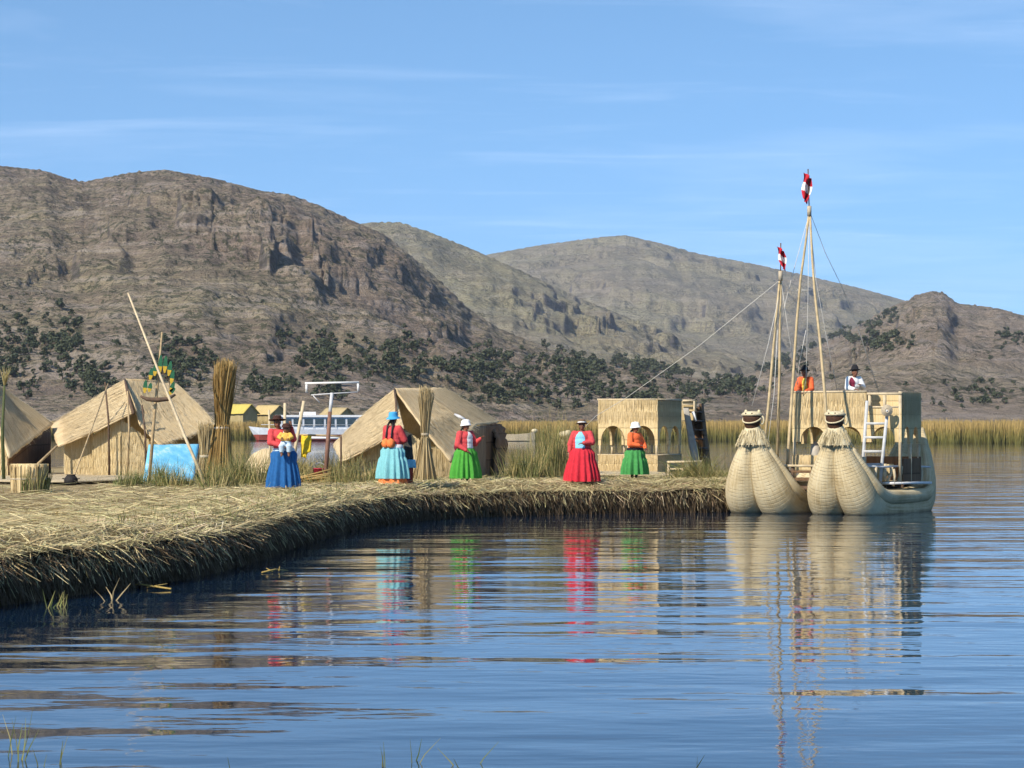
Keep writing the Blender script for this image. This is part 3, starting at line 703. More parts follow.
# ------------------------------------------------------------------ huts
def hut(label, base, body):
    r = empty('reed_hut', base, label, 'hut', 'reed huts on the island'); body(r); return r
def poly(r, name, mat, pts_rows, **k):
    mb = MB(); mb.sheet(pts_rows, **k); o = mb.build(name, mat, r)
    st = {'roof_mat': ('roofstalk', 2600, .6), 'side_wall': ('darkstalk', 900, .4), 'front_wall': ('wallstalk', 600, .4)}.get(name)
    if st: facing(pts_rows, st[1], st[2], M[st[0]], o, vr=(.02, .84) if name == 'roof_mat' else (.22, 1))
    return o
def hut_middle(r):
    g = .80
    A_ = P(125, 380, 72); B_ = P(175, 383, 73.5); Lb = P(51, 425, 74.5); Lf = P(58, 447, 71); D = P(133, 413, 70.2)
    poly(r, 'roof_mat', M['roof'], [[A_, D], [P(88, 403, 73.2), P(96, 431, 70.5)], [Lb, Lf]], nu=12, nv=24, th=.05, sag=.02, rag=.04, bump=.015)
    rf = P(160, 446, 69.9); rb = P(218, 427, 71.9)
    poly(r, 'roof_mat', M['roof'], [[A_+Vector((0, -.02, .03)), B_], [P(140, 425, 70.2), P(197, 404, 72.7)], [rf, rb]], nu=22, nv=24, th=.05, sag=.03, rag=.04, bump=.015)
    # rear slope and far gable close the hut
    bk = P(95, 440, 77.5); bk2 = P(212, 440, 78)
    poly(r, 'rear_roof', M['roof'], [[A_+Vector((-.05, .1, -.03)), B_+Vector((0, .1, -.03))], [Vector((bk.x, bk.y, 1.7)), Vector((bk2.x, bk2.y, 1.7))]], nu=12, nv=10, th=.05, bump=.03)
    # gable wall of sewn mats, in two pieces
    def wall(x0, x1, top0, top1, Y0, Y1, name='wall_mat'):
        a = P(x0, 478, Y0); b = P(x1, 478, Y1); a.z = b.z = g-.06
        t0 = P(x0, top0, Y0); t1 = P(x1, top1, Y1)
        mbx = MB(); mbx.sheet([[t0, t1], [a, b]], 16, 12, .05, 0, .02, .02); o = mbx.build(name, M['wallmat'], r)
        for k in range(4): facing([[t0, t1], [a, b]], 190, .40, M['wallstalk'], o, vr=(k/4, k/4+.10))
        return o
    wall(65, 93.5, 446, 432, 71.5, 71.15); wall(93, 121, 435, 420, 71.05, 70.6); wall(120.5, 150, 419, 442, 70.65, 70.7)
    wall(149, 190, 442, 446, 70.8, 71.4); wall(198, 213, 430, 428, 72.2, 72.3)
    a = P(213, 478, 72.4); b = P(205, 478, 78); a.z = b.z = g-.05; t0 = P(213, 430, 72.4); t1 = Vector((b.x, b.y, 1.75))
    poly(r, 'side_wall', M['darkmat'], [[t0, t1], [a, b]], nu=8, nv=8, th=.05)
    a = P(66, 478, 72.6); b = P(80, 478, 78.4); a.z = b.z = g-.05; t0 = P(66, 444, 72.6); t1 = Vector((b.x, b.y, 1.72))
    poly(r, 'side_wall', M['darkmat'], [[t0, t1], [a, b]], nu=8, nv=8, th=.05)
    mb = MB(); mb.tube([P(125, 379.5, 71.9), P(128, 394, 70.8), P(133.5, 414, 70.1)], [.03, .045, .05], 6); mb.build('ridge_binding', M['darkpole'], r)
    mb = MB(); mb.tube([P(131, 380.5, 72.1), P(174, 383.2, 73.4)], .05, 6); mb.build('ridge_pole', M['pole'], r)
    for x0, y0, x1, y1, Y in ((105, 382, 109.5, 479, 70.4), (127.5, 391, 127, 479, 69.9), (142, 405, 146, 476, 70.0)):
        mb = MB(); b = P(x1, y1, Y); b.z = gz(b.x, b.y)-.05; t0 = P(x0, y0, Y)
        m1 = (t0*.6+b*.4)+Vector((.05, 0, 0)); mb.tube([b, m1, t0], [.032, .03, .022], 6); mb.build('support_pole', M['darkpole'] if x0 != 127.5 else M['pole'], r)
    mb = MB(); b = P(72, 482, 66.5); b.z = gz(b.x, b.y); mb.tube([b, P(108, 384, 70.3)], .022, 6); mb.build('guy_pole', M['pole'], r)
hut('pale reed hut with sewn gable wall and drooping roof behind the blue board', P(125, 478, 73).xy.to_3d()+Vector((0, 0, .78)), hut_middle)
def hut_edge(r):
    g = .80; A_ = P(-50, 352, 71); B_ = P(-35, 368, 76)
    poly(r, 'roof_mat', M['roof'], [[P(-22, 372, 71.5), P(4, 389, 73.3)], [P(-4, 420, 70.0), P(26, 405, 73.2)], [P(9, 458, 69.2), P(53, 424, 73.2)]], nu=18, nv=22, th=.05, sag=.03, rag=.04, bump=.015)
    poly(r, 'roof_mat', M['roof'], [[P(-22, 372, 70.5), P(4, 389, 73.4)], [Vector((-19, 69.5, 1.7)), Vector((-18, 76, 1.6))]], nu=12, nv=12, th=.05, bump=.03)
    a = P(8, 472, 70.4); b = P(50, 472, 75.2); a.z = b.z = g-.06
    poly(r, 'side_wall', M['darkmat'], [[P(8, 452, 70.4), P(30, 428, 72.6), P(50, 425, 75.2)], [a, P(30, 474, 72.6), b]], nu=18, nv=10, th=.05, bump=.02)
    c = Vector((-17.5, 70.4, g-.06)); d = Vector((-16.5, 75.2, g-.06))
    poly(r, 'front_wall', M['wallmat'], [[P(-20, 395, 70.6), P(8, 452, 70.5)], [c*.5+a*.5, a]], nu=10, nv=8, th=.05)
    mb = MB(); p0 = P(22, 473, 70); p0.z = gz(p0.x, p0.y); mb.tube([p0, P(57, 446, 71)], .035, 6); mb.build('prop_pole', M['pole'], r)
hut('reed hut cut off by the left edge, with a dark brown side wall', P(10, 474, 73).xy.to_3d()+Vector((0, 0, .78)), hut_edge)
def hut_right(r):
    g = .74; N = P(394, 390, 70.8); Fp = P(444, 388, 74); Lb = P(333, 445, 74); Lf = P(341, 462, 69.6); D = P(404, 428, 69.2)
    poly(r, 'roof_mat', M['roof'], [[N, D], [P(362, 417, 72.3), P(372, 447, 69.3)], [Lb, Lf]], nu=12, nv=22, th=.05, sag=.02, rag=.04, bump=.015)
    poly(r, 'roof_mat', M['roof'], [[N+Vector((0, -.02, .03)), P(420, 389, 72.4), Fp], [P(420, 424, 69.2), P(449, 412, 71.3), P(474, 406, 74.4)], [P(451, 462, 69), P(476, 425, 71.6), P(500, 423, 75)]], nu=26, nv=24, th=.05, sag=.03, rag=.05, bump=.022)
    bk = (.0,)
    poly(r, 'rear_roof', M['roof'], [[N+Vector((-.05, .1, -.03)), Fp+Vector((0, .1, -.03))], [Vector((-4.9, 77.5, 1.6)), Vector((-1.2, 80.5, 1.6))]], nu=12, nv=10, th=.05, bump=.03)
    def wall(x0, x1, top0, top1, Y0, Y1, mat, name='wall_mat', mid=None):
        a = P(x0, 478, Y0); b = P(x1, 478, Y1); a.z = b.z = g-.06; t0 = P(x0, top0, Y0); t1 = P(x1, top1, Y1)
        mbx = MB(); mbx.sheet([[t0, t1], [a, b]], 14, 10, .05, 0, .02, .02); o = mbx.build(name, mat, r); facing([[t0, t1], [a, b]], 420, .40, M['wallstalk'] if mat is M['wallmat'] else M['darkstalk'], o); return o
    wall(342, 380, 457, 441, 70.1, 69.8, M['wallmat']); wall(379, 404, 442, 426, 69.85, 69.6, M['wallmat']); wall(404, 430, 429, 447, 69.65, 69.55, M['wallmat']); wall(429, 455, 447, 453, 69.6, 69.8, M['wallmat'])
    # plank-like end wall mats, shade put into their darker colour; curled mat edge beyond
    wall(456, 473, 450, 428, 70.0, 71.4, M['shadedmat'], 'end_wall'); wall(472.5, 485, 427, 425, 71.4, 72.6, M['shadedmat'], 'end_wall'); wall(484.5, 497, 425, 425, 72.6, 74, M['darkmat'], 'end_wall')
    mb = MB(); mb.sheet([[P(488, 424, 73.5), P(502, 424, 75.2)], [P(497, 440, 73.2), P(506, 440, 75.4)], [P(494, 478, 73), P(503, 478, 75.2)]], 8, 18, .05, 0, .06, .08); mb.build('hanging_mat', M['darkmat'], r)
    mb = MB(); mb.tube([P(394.5, 389, 70.7), P(396, 402, 70.1), P(396, 414, 69.7)], [.03, .03, .02], 6); mb.build('ridge_binding', M['darkpole'], r)
    mb = MB(); mb.tube([P(395.5, 390.0, 71.0), P(444, 388.2, 74)], .05, 6); mb.build('ridge_pole', M['pole'], r)
    mb = MB(); mb.tube([P(455, 414.5, 70.6), P(460, 417, 70.3), P(468, 421, 70.4)], [.035, .05, .025], 8, m=0); mb.build('roof_weight', M['greymetal'], r)
M['shadedmat'] = mat_reedmat('shaded_end_matting', (.14, .09, .05), (.24, .165, .10), (.33, .24, .15), 0, 18)  # darker brown, with the end wall's shade put into the colour
hut('wide reed hut with hipped mat roof standing behind the woman in the pale turquoise skirt', P(415, 478, 73).xy.to_3d()+Vector((0, 0, .74)), hut_right)

# ------------------------------------------------------------------ poles, ornament, board, sheaves and small things on the island
def pole(name, pts, rad, mat, label, cat='pole', group=None, n=7):
    mb = MB(); mb.tube(pts, rad, n); o = mb.build(name, mat); return tag(o, label, cat, group)
b = P(208, 500, 60); b.z = gz(b.x, b.y)-.03
pole('leaning_pole', [b, P(185, 437, 60.6), P(160, 375, 61.4), P(128, 293, 62)], [.040, .037, .032, .022], M['paleplank'], 'long pale pole leaning left across the painted fan ornament')
orn = empty('fan_ornament', P(150, 480, 63), 'upright pole carrying a fan of green and yellow leaves over a curved bar', 'ornament')
b = P(149, 482, 63); b.z = gz(b.x, b.y)-.03
mb = MB(); mb.tube([b, P(154, 420, 63), P(159, 370, 63), P(162, 332, 63)], [.045, .04, .034, .02], 7); mb.build('pole', M['pole'], orn)
mb = MB(); mb.tube([P(140.5, 396, 62.8), P(147, 399.2, 62.8), P(157, 400, 62.8), P(168, 399, 62.8), P(175.5, 394.5, 62.8)], [.025, .05, .06, .05, .025], 8); mb.build('curved_bar', M['darkpole'], orn)
M['leafgreen'] = simple('painted_green', (.02, .11, .05), .25, 12, .5); M['leafyellow'] = simple('painted_yellow', (.50, .33, .03), .2, 12, .5)
LEAVES = [(144.5, 393, 146, 380), (149, 392, 151, 383), (150, 380, 152, 368), (154.5, 376, 156, 364), (159.5, 374, 161, 355), (164.5, 373, 166, 356), (168.5, 376, 171, 361), (171, 384, 173.5, 370), (170.5, 392, 174, 382), (168, 395, 175, 388)]
for (lx0, ly0, lx1, ly1) in LEAVES:
    p0 = P(lx0, ly0, 62.85); p1 = P(lx1, ly1, 62.85)
    ax = (p1-p0); L = ax.length; ax.normalize(); s = Vector((ax.z, 0, -ax.x)); mb = MB()
    wdt = (.012, .036, .048, .046, .036, .012)
    nb = len(mb.v)
    for dy in (-.012, .012):
        for i, wv in enumerate(wdt):
            c = p0+ax*L*i/5+Vector((0, dy, 0)); mb.v.append(tuple(c-s*(wv+.004))); mb.v.append(tuple(c+s*(wv+.004)))
    for i in range(5):
        m_ = 1 if i < 2 else 0
        q = [nb+2*i, nb+2*i+1, nb+2*i+3, nb+2*i+2]; mb.face(q, None, m_); mb.face([x+12 for x in q][::-1], None, m_)
        mb.face((nb+2*i, nb+2*i+2, nb+2*i+14, nb+2*i+12), None, m_); mb.face((nb+2*i+1, nb+2*i+13, nb+2*i+15, nb+2*i+3), None, m_)
    mb.build('leaf', [M['leafgreen'], M['leafyellow']], orn, False)
mb = MB(); mb.tube([P(145+13*0, 392, 62.9)]+[P(158+math.cos(R(a))*12, 388-math.sin(R(a))*16, 62.9) for a in range(190, -11, -20)], .010, 6); mb.build('hoop', M['darkpole'], orn)
# blue board
mb = MB(); a = P(143, 479.5, 64.5); c = P(194, 480, 65.3); a.z = c.z = gz(a.x, a.y)+.02
mb.sheet([[P(148.5, 445, 66.0), P(199, 444.5, 66.8)], [a, c]], 16, 14, .03, 0, .0, .014); tag(mb.build('blue_board', M['board']), 'light blue board leaning against the middle hut behind the grass', 'board')

def sheaf(name, base, h, r0, r1, n, mat, label, lean=(0, 0), ties=(.45,), flare=1.5, group='standing reed sheaves'):
    root = empty(name, base, label, 'reed sheaf', group)
    th = RNG.uniform(0, 2*np.pi, n); rr = np.sqrt(RNG.random(n))
    b = np.stack([np.cos(th)*rr*r0, np.sin(th)*rr*r0, np.zeros(n)], 1)
    e = np.stack([np.cos(th)*rr*r1*flare+lean[0], np.sin(th)*rr*r1*flare+lean[1], np.full(n, h)], 1)+RNG.normal(0, .05, (n, 3))
    mid = np.stack([np.cos(th)*rr*r1*.72+lean[0]*.45, np.sin(th)*rr*r1*.72+lean[1]*.45, np.full(n, h*.48)], 1)
    hl = RNG.uniform(.75, 1.05, n)[:, None]
    e = mid+(e-mid)*hl
    V1, Q1 = blades_arrays(b, mid-b, np.linalg.norm(mid-b, axis=1)*1.02, RNG.uniform(.014, .028, n), bend=.012, tipw=.9)
    V2, Q2 = blades_arrays(mid, e-mid, np.linalg.norm(e-mid, axis=1), RNG.uniform(.014, .026, n), bend=.03, tipw=.5)
    quads_mesh('stalks', np.concatenate([V1, V2]), np.concatenate([Q1, Q2+len(V1)]), mat, root)
    for tz in ties:
        mb = MB(); k = tz; c = Vector((lean[0]*k*.95, lean[1]*k*.95, h*k)); rad = (r1*.78 if k > .3 else r0*.95)
        mb.lathe([(rad*.9, -.04), (rad*1.06, -.02), (rad*1.06, .02), (rad*.9, .04)], Vector(base)+c, 16, capb=True, capt=True); mb.build('tie', M['rope'], root)
    return root
b = G(219, 64); sheaf('reed_sheaf', b, 3.02, .40, .25, 1300, M['sheaf'], 'tall golden brown reed sheaf standing left of the woman in the blue skirt', (.16, 0), (.46, .36), .95)
b = G(204, 66); sheaf('reed_sheaf', b, 1.5, .22, .17, 420, M['palesheaf'], 'short loose sheaf of pale reeds leaning at the foot of the tall brown one', (.06, 0), (.45,), 1.1)
b = G(424, 66.3); sheaf('reed_sheaf', b, 2.42, .36, .125, 900, M['palesheaf'], 'pale reed sheaf tied at the waist standing against the wide hut roof', (.05, 0), (.52, .7), .95)
# cut reed stump-like bale
st = empty('reed_bale', G(29, 56), 'round upright bale of cut reeds, grass growing on its right side, at the left', 'bale')
p0 = st.location; n = 1700; th = RNG.uniform(0, 6.283, n); rr = np.sqrt(RNG.random(n))*.40
bb = np.stack([np.cos(th)*rr, np.sin(th)*rr, np.full(n, -.05)], 1)
V, Q = blades_arrays(bb, np.stack([RNG.normal(0, .03, n), RNG.normal(0, .03, n), np.ones(n)], 1), RNG.uniform(.60, .68, n), RNG.uniform(.012, .022, n), tipw=.95); quads_mesh('stalks', V, Q, M['palesheaf'], st)
mb = MB(); mb.lathe([(.385, -.05), (.39, .3), (.385, .62), (.0, .625)], p0, 36, wob=lambda a, t: .03*math.sin(a*9)+.02*math.sin(a*23)); mb.build('core', M['panel'], st)
mb = MB(); mb.lathe([(.40, .0), (.412, .015), (.40, .03)], p0+Vector((0, 0, .28)), 24); mb.build('tie', M['rope'], st)
n = 160; th = RNG.uniform(-1.8, .5, n); bb = np.stack([np.cos(th)*.42, np.sin(th)*.42, np.full(n, -.02)], 1)
V, Q = blades_arrays(bb, np.stack([RNG.normal(0, .08, n), RNG.normal(0, .08, n), np.ones(n)], 1), RNG.uniform(.25, .6, n), RNG.uniform(.012, .02, n), bend=.08); quads_mesh('grass', V, Q, M['greenreed'], st)
# round black pot
pr = empty('black_pot', G(71, 63.2), 'small round soot-black pot on the ground in front of the middle hut', 'pot')
mb = MB(); mb.lathe([(.02, 0), (.12, .01), (.17, .09), (.17, .17), (.12, .24), (.10, .25), (.12, .28), (.10, .28), (.085, .24), (.0, .23)], pr.location, 24); mb.build('bowl', M['black'], pr)
for sgn in (-1, 1):
    mb = MB(); c = pr.location+Vector((sgn*.165, 0, .17)); mb.tube([c+Vector((0, -.03, 0)), c+Vector((sgn*.04, -.02, .01)), c+Vector((sgn*.04, .02, .01)), c+Vector((0, .03, 0))], .012, 6); mb.build('handle', M['black'], pr)

def tuft(name, px, Y, wpx, hpx, n, mat, label, cat='reeds', group='reed and grass clumps', spread=.22, bend=.12, wid=(.007, .016), mat2=None, f2=.4):
    n = int(n*1.7); b = G(px, Y); sc = Y/F; w = wpx*sc/2; h = hpx*sc
    m = max(5, n//38); cx_ = RNG.normal(0, w*.48, m); cy_ = RNG.normal(0, max(.25, w*.35), m); ch_ = (.30+.80*RNG.random(m)**1.3)*(1-.5*np.clip(np.abs(cx_)/(w*1.3), 0, 1)**1.5); cl_ = RNG.normal(0, spread*.7, (m, 2))
    g_ = RNG.integers(0, m, n); sg_ = .07+.05*w
    x = cx_[g_]+RNG.normal(0, sg_, n); y = cy_[g_]+RNG.normal(0, sg_, n)
    L = h*ch_[g_]*(.35+.7*RNG.random(n)**.8); L = np.where(RNG.random(n) < .03, L*1.35, L)
    d = np.stack([RNG.normal(0, spread*.8, n)+cl_[g_, 0]+x/w*spread*.6, RNG.normal(0, spread*.8, n)+cl_[g_, 1], np.ones(n)], 1)
    V, Q = blades_arrays(np.stack([x, y, np.full(n, -.05)], 1), d, L, RNG.uniform(*wid, n), bend=bend)
    mi = np.tile(RNG.random(n) < f2, 2).astype(int) if mat2 else np.zeros(2*n, int)
    o = quads_mesh(name, V, Q, [mat, mat2] if mat2 else mat, None, False, mi); o.location = b
    return tag(o, label, cat, group)
gr, dy = M['greenreed'], M['dryreed']
tuft('grass_clump', 130, 60.5, 32, 24, 380, gr, 'short bright green grass clump in front of the blue board, leftmost', 'grass clump', spread=.12)
tuft('grass_clump', 163, 62, 46, 34, 420, gr, 'loose dark grass growing across the lower half of the blue board', 'grass clump', mat2=dy, f2=.25)
tuft('grass_clump', 181, 61.5, 34, 36, 260, gr, 'thin dark weeds standing right before the blue board beside the leaning pole', 'grass clump', mat2=dy, f2=.35)
tuft('reed_clump', 216, 60, 42, 44, 520, gr, 'green reed clump at the foot of the tall brown sheaf', mat2=dy, f2=.5)
tuft('reed_clump', 248, 61.5, 60, 52, 760, gr, 'bushy dark green reeds left of the woman in the blue skirt', mat2=dy, f2=.35)
tuft('reed_clump', 349, 63, 52, 42, 560, dy, 'dry straw coloured reeds with green tips before the wide hut', mat2=gr, f2=.4)
tuft('reed_clump', 376, 65, 26, 28, 240, gr, 'small green reeds low at the wide hut wall, left of the turquoise skirt', mat2=dy, f2=.4)
tuft('reed_clump', 524, 69, 44, 46, 700, gr, 'green reeds growing at the right end of the wide hut', mat2=dy, f2=.35)
tuft('reed_clump', 549, 70, 50, 72, 850, dy, 'tall dry yellow reeds between the wide hut and the woman in red', mat2=gr, f2=.35, spread=.12, bend=.07)
tuft('reed_clump', 700, 68.5, 56, 42, 950, gr, 'spreading mound of dark green reeds beside the moored reed boat', mat2=dy, f2=.4, spread=.5, bend=.18)
tuft('reed_clump', 716, 66.6, 30, 16, 320, gr, 'low green fringe of grass at the right tip of the island', mat2=dy, f2=.3, spread=.5)
tuft('reed_clump', 305, 70, 44, 36, 520, dy, 'heap of dry brown reeds behind the yellow cloth', mat2=gr, f2=.2, spread=.6, bend=.2)
tuft('reed_clump', 296, 72, 50, 40, 700, dy, 'brown reed heap seen just right of the woman in the blue skirt', mat2=gr, f2=.15, spread=.5, bend=.2)
tuft('reed_clump', 334, 72.5, 40, 40, 520, dy, 'dry reeds between the wooden post and the wide hut', mat2=gr, f2=.3, spread=.4, bend=.2)
def sprigs():
    n = 2600; s_ = RNG.uniform(25, seg[-1]-6, n); e = on_edge(s_); b = on_back(s_); u = b-e; L = np.linalg.norm(u, axis=1, keepdims=True); u /= L
    k = RNG.integers(0, 70, n); cs = RNG.uniform(25, seg[-1]-6, 70); cd = RNG.exponential(4, 70)+.6
    s_ = cs[k]+RNG.normal(0, .35, n); e = on_edge(s_); d = np.clip(cd[k]+RNG.normal(0, .3, n), .2, 20); q = e+u*d[:, None]
    base = np.concatenate([q, topz(q[:, 0], q[:, 1], d)[:, None]], 1)
    dr_ = np.stack([RNG.normal(0, .4, n), RNG.normal(0, .4, n), np.ones(n)], 1)
    return blades('grass', gr, None, base, dr_, RNG.uniform(.06, .26, n), RNG.uniform(.007, .013, n), bend=.15)
tag(sprigs(), 'thin green grass sprouting here and there through the cut reeds', 'grass', kind='stuff')
# rolled mat, heap, bucket, cloth on its line, wire frame on a post, poles
mb = MB(); c = G(262, 68)
mb.lathe([(.66, -.05), (.65, .2), (.56, .48), (.36, .72), (.12, .84), (.0, .86)], c+Vector((.1, .2, 0)), 30, 1, .8, wob=lambda a, t: .04*math.sin(a*5)+.02*math.sin(a*13))
tag(mb.build('reed_heap', M['roof']), 'domed heap of pale reed matting behind the woman in the blue skirt', 'heap')
mb = MB(); c = G(314, 65)
for k in range(26):
    a0 = c+Vector((random.uniform(-.5, -.2), random.uniform(-.15, .15), .04+random.uniform(0, .12))); mb.tube([a0, a0+Vector((random.uniform(.7, 1.0), random.uniform(-.1, .1), random.uniform(.05, .22)))], .022, 5)
tag(mb.build('reed_bundle', M['sheaf']), 'golden bundle of cut reeds lying beside the red bucket', 'reed bundle')
bk = empty('red_bucket', G(319.5, 66), 'red bucket standing at the foot of the wooden post', 'bucket')
mb = MB(); mb.lathe([(.01, .01), (.13, .0), (.17, .34), (.185, .345), (.185, .365), (.155, .36), (.12, .03), (.0, .03)], bk.location, 22); mb.build('pail', simple('red_plastic', (.42, .03, .045), .1, 5, .4), bk)
mb = MB(); mb.tube([bk.location+Vector((.17*math.cos(R(a)), -.06, .35+.17*math.sin(R(a))*.9)) for a in range(0, 181, 20)], .006, 5); mb.build('handle', M['greymetal'], bk)
fr = empty('wire_frame_post', G(325, 65.5), 'leaning wooden post topped by a white tube frame, between the huts', 'post')
b = fr.location-Vector((0, 0, .05)); mb = MB(); mb.tube([b, P(328, 440, 65.6), P(330, 412, 65.7)], [.06, .055, .05], 8); mb.build('post', M['redwood'] if 'redwood' in M else simple('red_brown_post', (.21, .11, .075), .3, 10), fr)
mb = MB(); mb.tube([P(330, 413, 65.7), P(332, 393, 65.8)], .045, 8); mb.build('upper_post', M['greymetal'], fr)
mb = MB(); mb.bar(P(305, 383.3, 65.8), P(359, 382.3, 65.8), .06, .05); mb.build('top_bar', M['white'], fr)
for q0, q1 in ((P(306.5, 384, 65.8), P(306.5, 392.5, 65.8)), (P(358, 383.5, 65.8), P(358.2, 391.5, 65.8))): mb = MB(); mb.bar(q0, q1, .05); mb.build('end_bracket', M['white'], fr)
mb = MB(); mb.tube([P(311, 395, 65.8), P(333, 393.5, 65.8), P(358, 392, 65.8)], .016, 6); mb.build('lower_rod', M['greymetal'], fr)
mb = MB(); mb.tube([P(313, 395.5, 65.8), P(320, 403, 65.8)], .012, 5); mb.build('brace', M['greymetal'], fr)
for x0, y0, x1, y1, Y, rr, lb in ((285, 403, 284, 470, 67, .045, 'pale upright pole behind the head of the woman in blue'), (304, 401, 289, 468, 67.5, .05, 'pale pole slanting right behind the woman in blue'), (269, 410, 271, 470, 67, .03, 'thin grey pole just left of the brown hat')):
    b = P(x1, y1, Y); b.z = gz(b.x, b.y)-.03; pole('clothes_pole', [b, P(x0, y0, Y)], [rr, rr*.85], M['paleplank'], lb)
b = P(318, 470, 68); b.z = gz(b.x, b.y)-.03
pole('clothes_pole', [P(294, 434.5, 67.8), P(330, 435.5, 67.8), P(342, 437, 67.8)], .022, M['pole'], 'level pole carrying the yellow cloth')
b = P(341, 476, 67.8); b.z = gz(b.x, b.y)-.03; pole('clothes_pole', [b, P(341, 436, 67.8)], .028, M['darkpole'], 'thin dark upright holding the cloth pole near the wide hut')
mb = MB(); ty = 67.8
mb.sheet([[P(302, 455, ty-.06), P(311, 452, ty-.06)], [P(301.5, 440, ty-.05), P(311.5, 440, ty-.05)], [P(301.5, 435.0, ty), P(311.5, 435.0, ty)], [P(301, 441, ty+.06), P(311.5, 441, ty+.06)], [P(301, 457, ty+.07), P(306, 458, ty+.07)]], 10, 30, .012, 0, .02, .03)
tag(mb.build('yellow_cloth', M['yellowcloth']), 'yellow cloth hung over the level pole to dry', 'cloth')
# plumed pole at the left edge
pe = empty('plumed_pole', G(4, 66), 'dark green pole with a dry plume at the left edge of the view', 'pole')
mb = MB(); mb.tube([pe.location-Vector((0, 0, .05)), P(2.5, 430, 66), P(4.5, 385, 66)], [.05, .045, .03], 7); mb.build('pole', simple('mossy_pole', (.07, .085, .03), .3, 12), pe)
n = 60; V, Q = blades_arrays(np.array([tuple(P(4.5, 388, 66)-pe.location)]*n), np.stack([RNG.normal(.1, .16, n), RNG.normal(0, .12, n), np.ones(n)], 1), RNG.uniform(.3, .62, n), .018, bend=.1); quads_mesh('plume', V, Q, M['dryreed'], pe)
# stalks in the water by the bank and in the foreground
def shoots(name, px, Y, n, hp, label, mat, group=None, sp=.18, w=(.006, .012), wpx=8, bend=.12):
    x0 = (px-512)*Y/F; h = hp*Y/F; W = wpx*Y/F
    V, Q = blades_arrays(np.stack([RNG.uniform(-W, W, n), RNG.uniform(-.2, .2, n), np.full(n, -.1)], 1), np.stack([RNG.normal(.06, sp, n), RNG.normal(0, sp, n), np.ones(n)], 1), h*RNG.uniform(.5, 1.05, n)+.1, RNG.uniform(*w, n), bend=bend, tipw=.2, face=RNG.normal(0, .4, n))
    o = quads_mesh(name, V, Q, mat); o.location = (x0, Y, 0); return tag(o, label, 'water reeds', group or 'reed shoots standing in the water')
shoots('reed_shoots', 8, 17.2, 9, 62, 'thin green reed shoots rising from the water at the lower left corner', gr, wpx=16)
shoots('reed_shoots', 52, 16.9, 4, 26, 'short sparse shoots at the bottom edge, right of the corner shoots', gr, wpx=10)
shoots('reed_shoots', 385, 16.8, 3, 36, 'three green shoots at the bottom edge left of centre', gr, wpx=3, sp=.25)
shoots('reed_shoots', 412, 17.0, 3, 52, 'tallest green shoots at the bottom edge left of centre', gr, wpx=7, sp=.16)
shoots('reed_shoots', 468, 16.8, 4, 34, 'leaning green shoots at the bottom edge near the centre', gr, wpx=3, sp=.5)
shoots('reed_shoots', 230, 16.6, 2, 16, 'tiny pair of shoots at the bottom edge on the left', gr, wpx=2)
shoots('reed_shoots', 692, 16.7, 2, 18, 'tiny pair of shoots at the bottom edge right of centre', gr, wpx=2)
shoots('reed_shoots', 56, 31.5, 12, 28, 'green shoots growing in the dark water under the near bank', gr, wpx=12, sp=.4, w=(.012, .02))
shoots('reed_shoots', 108, 32.5, 4, 34, 'bent pale stalk sticking up from the water by the near bank', M['palesheaf'], wpx=6, sp=.5, w=(.014, .02))
def floating(px0, py0, px1, py1, label):
    a = P(px0, py0, CAMH*F/(py0-HZ)); b = P(px1, py1, CAMH*F/(py1-HZ)); a.z = b.z = .015
    mb = MB(); mb.tube([a, (a+b)/2+Vector((0, .05, .03)), b], [.014, .012, .008], 6)
    mb.tube([a*.6+b*.4, a*.9+b*.1+Vector((0, .25, .05))], [.010, .005], 5); mb.tube([a*.35+b*.65, a*.45+b*.55+Vector((.04, .1, .07))], [.008, .004], 5)
    tag(mb.build('floating_stalk', M['sheafmat']), label, 'reed stalk')
M['sheafmat'] = simple('yellow_stalk', (.42, .30, .09), .2, 9)
floating(171, 590, 112, 586, 'yellow forked stalk floating by the near bank'); floating(262, 573.5, 288, 571.5, 'thin yellow stalk floating furthest along the bank')
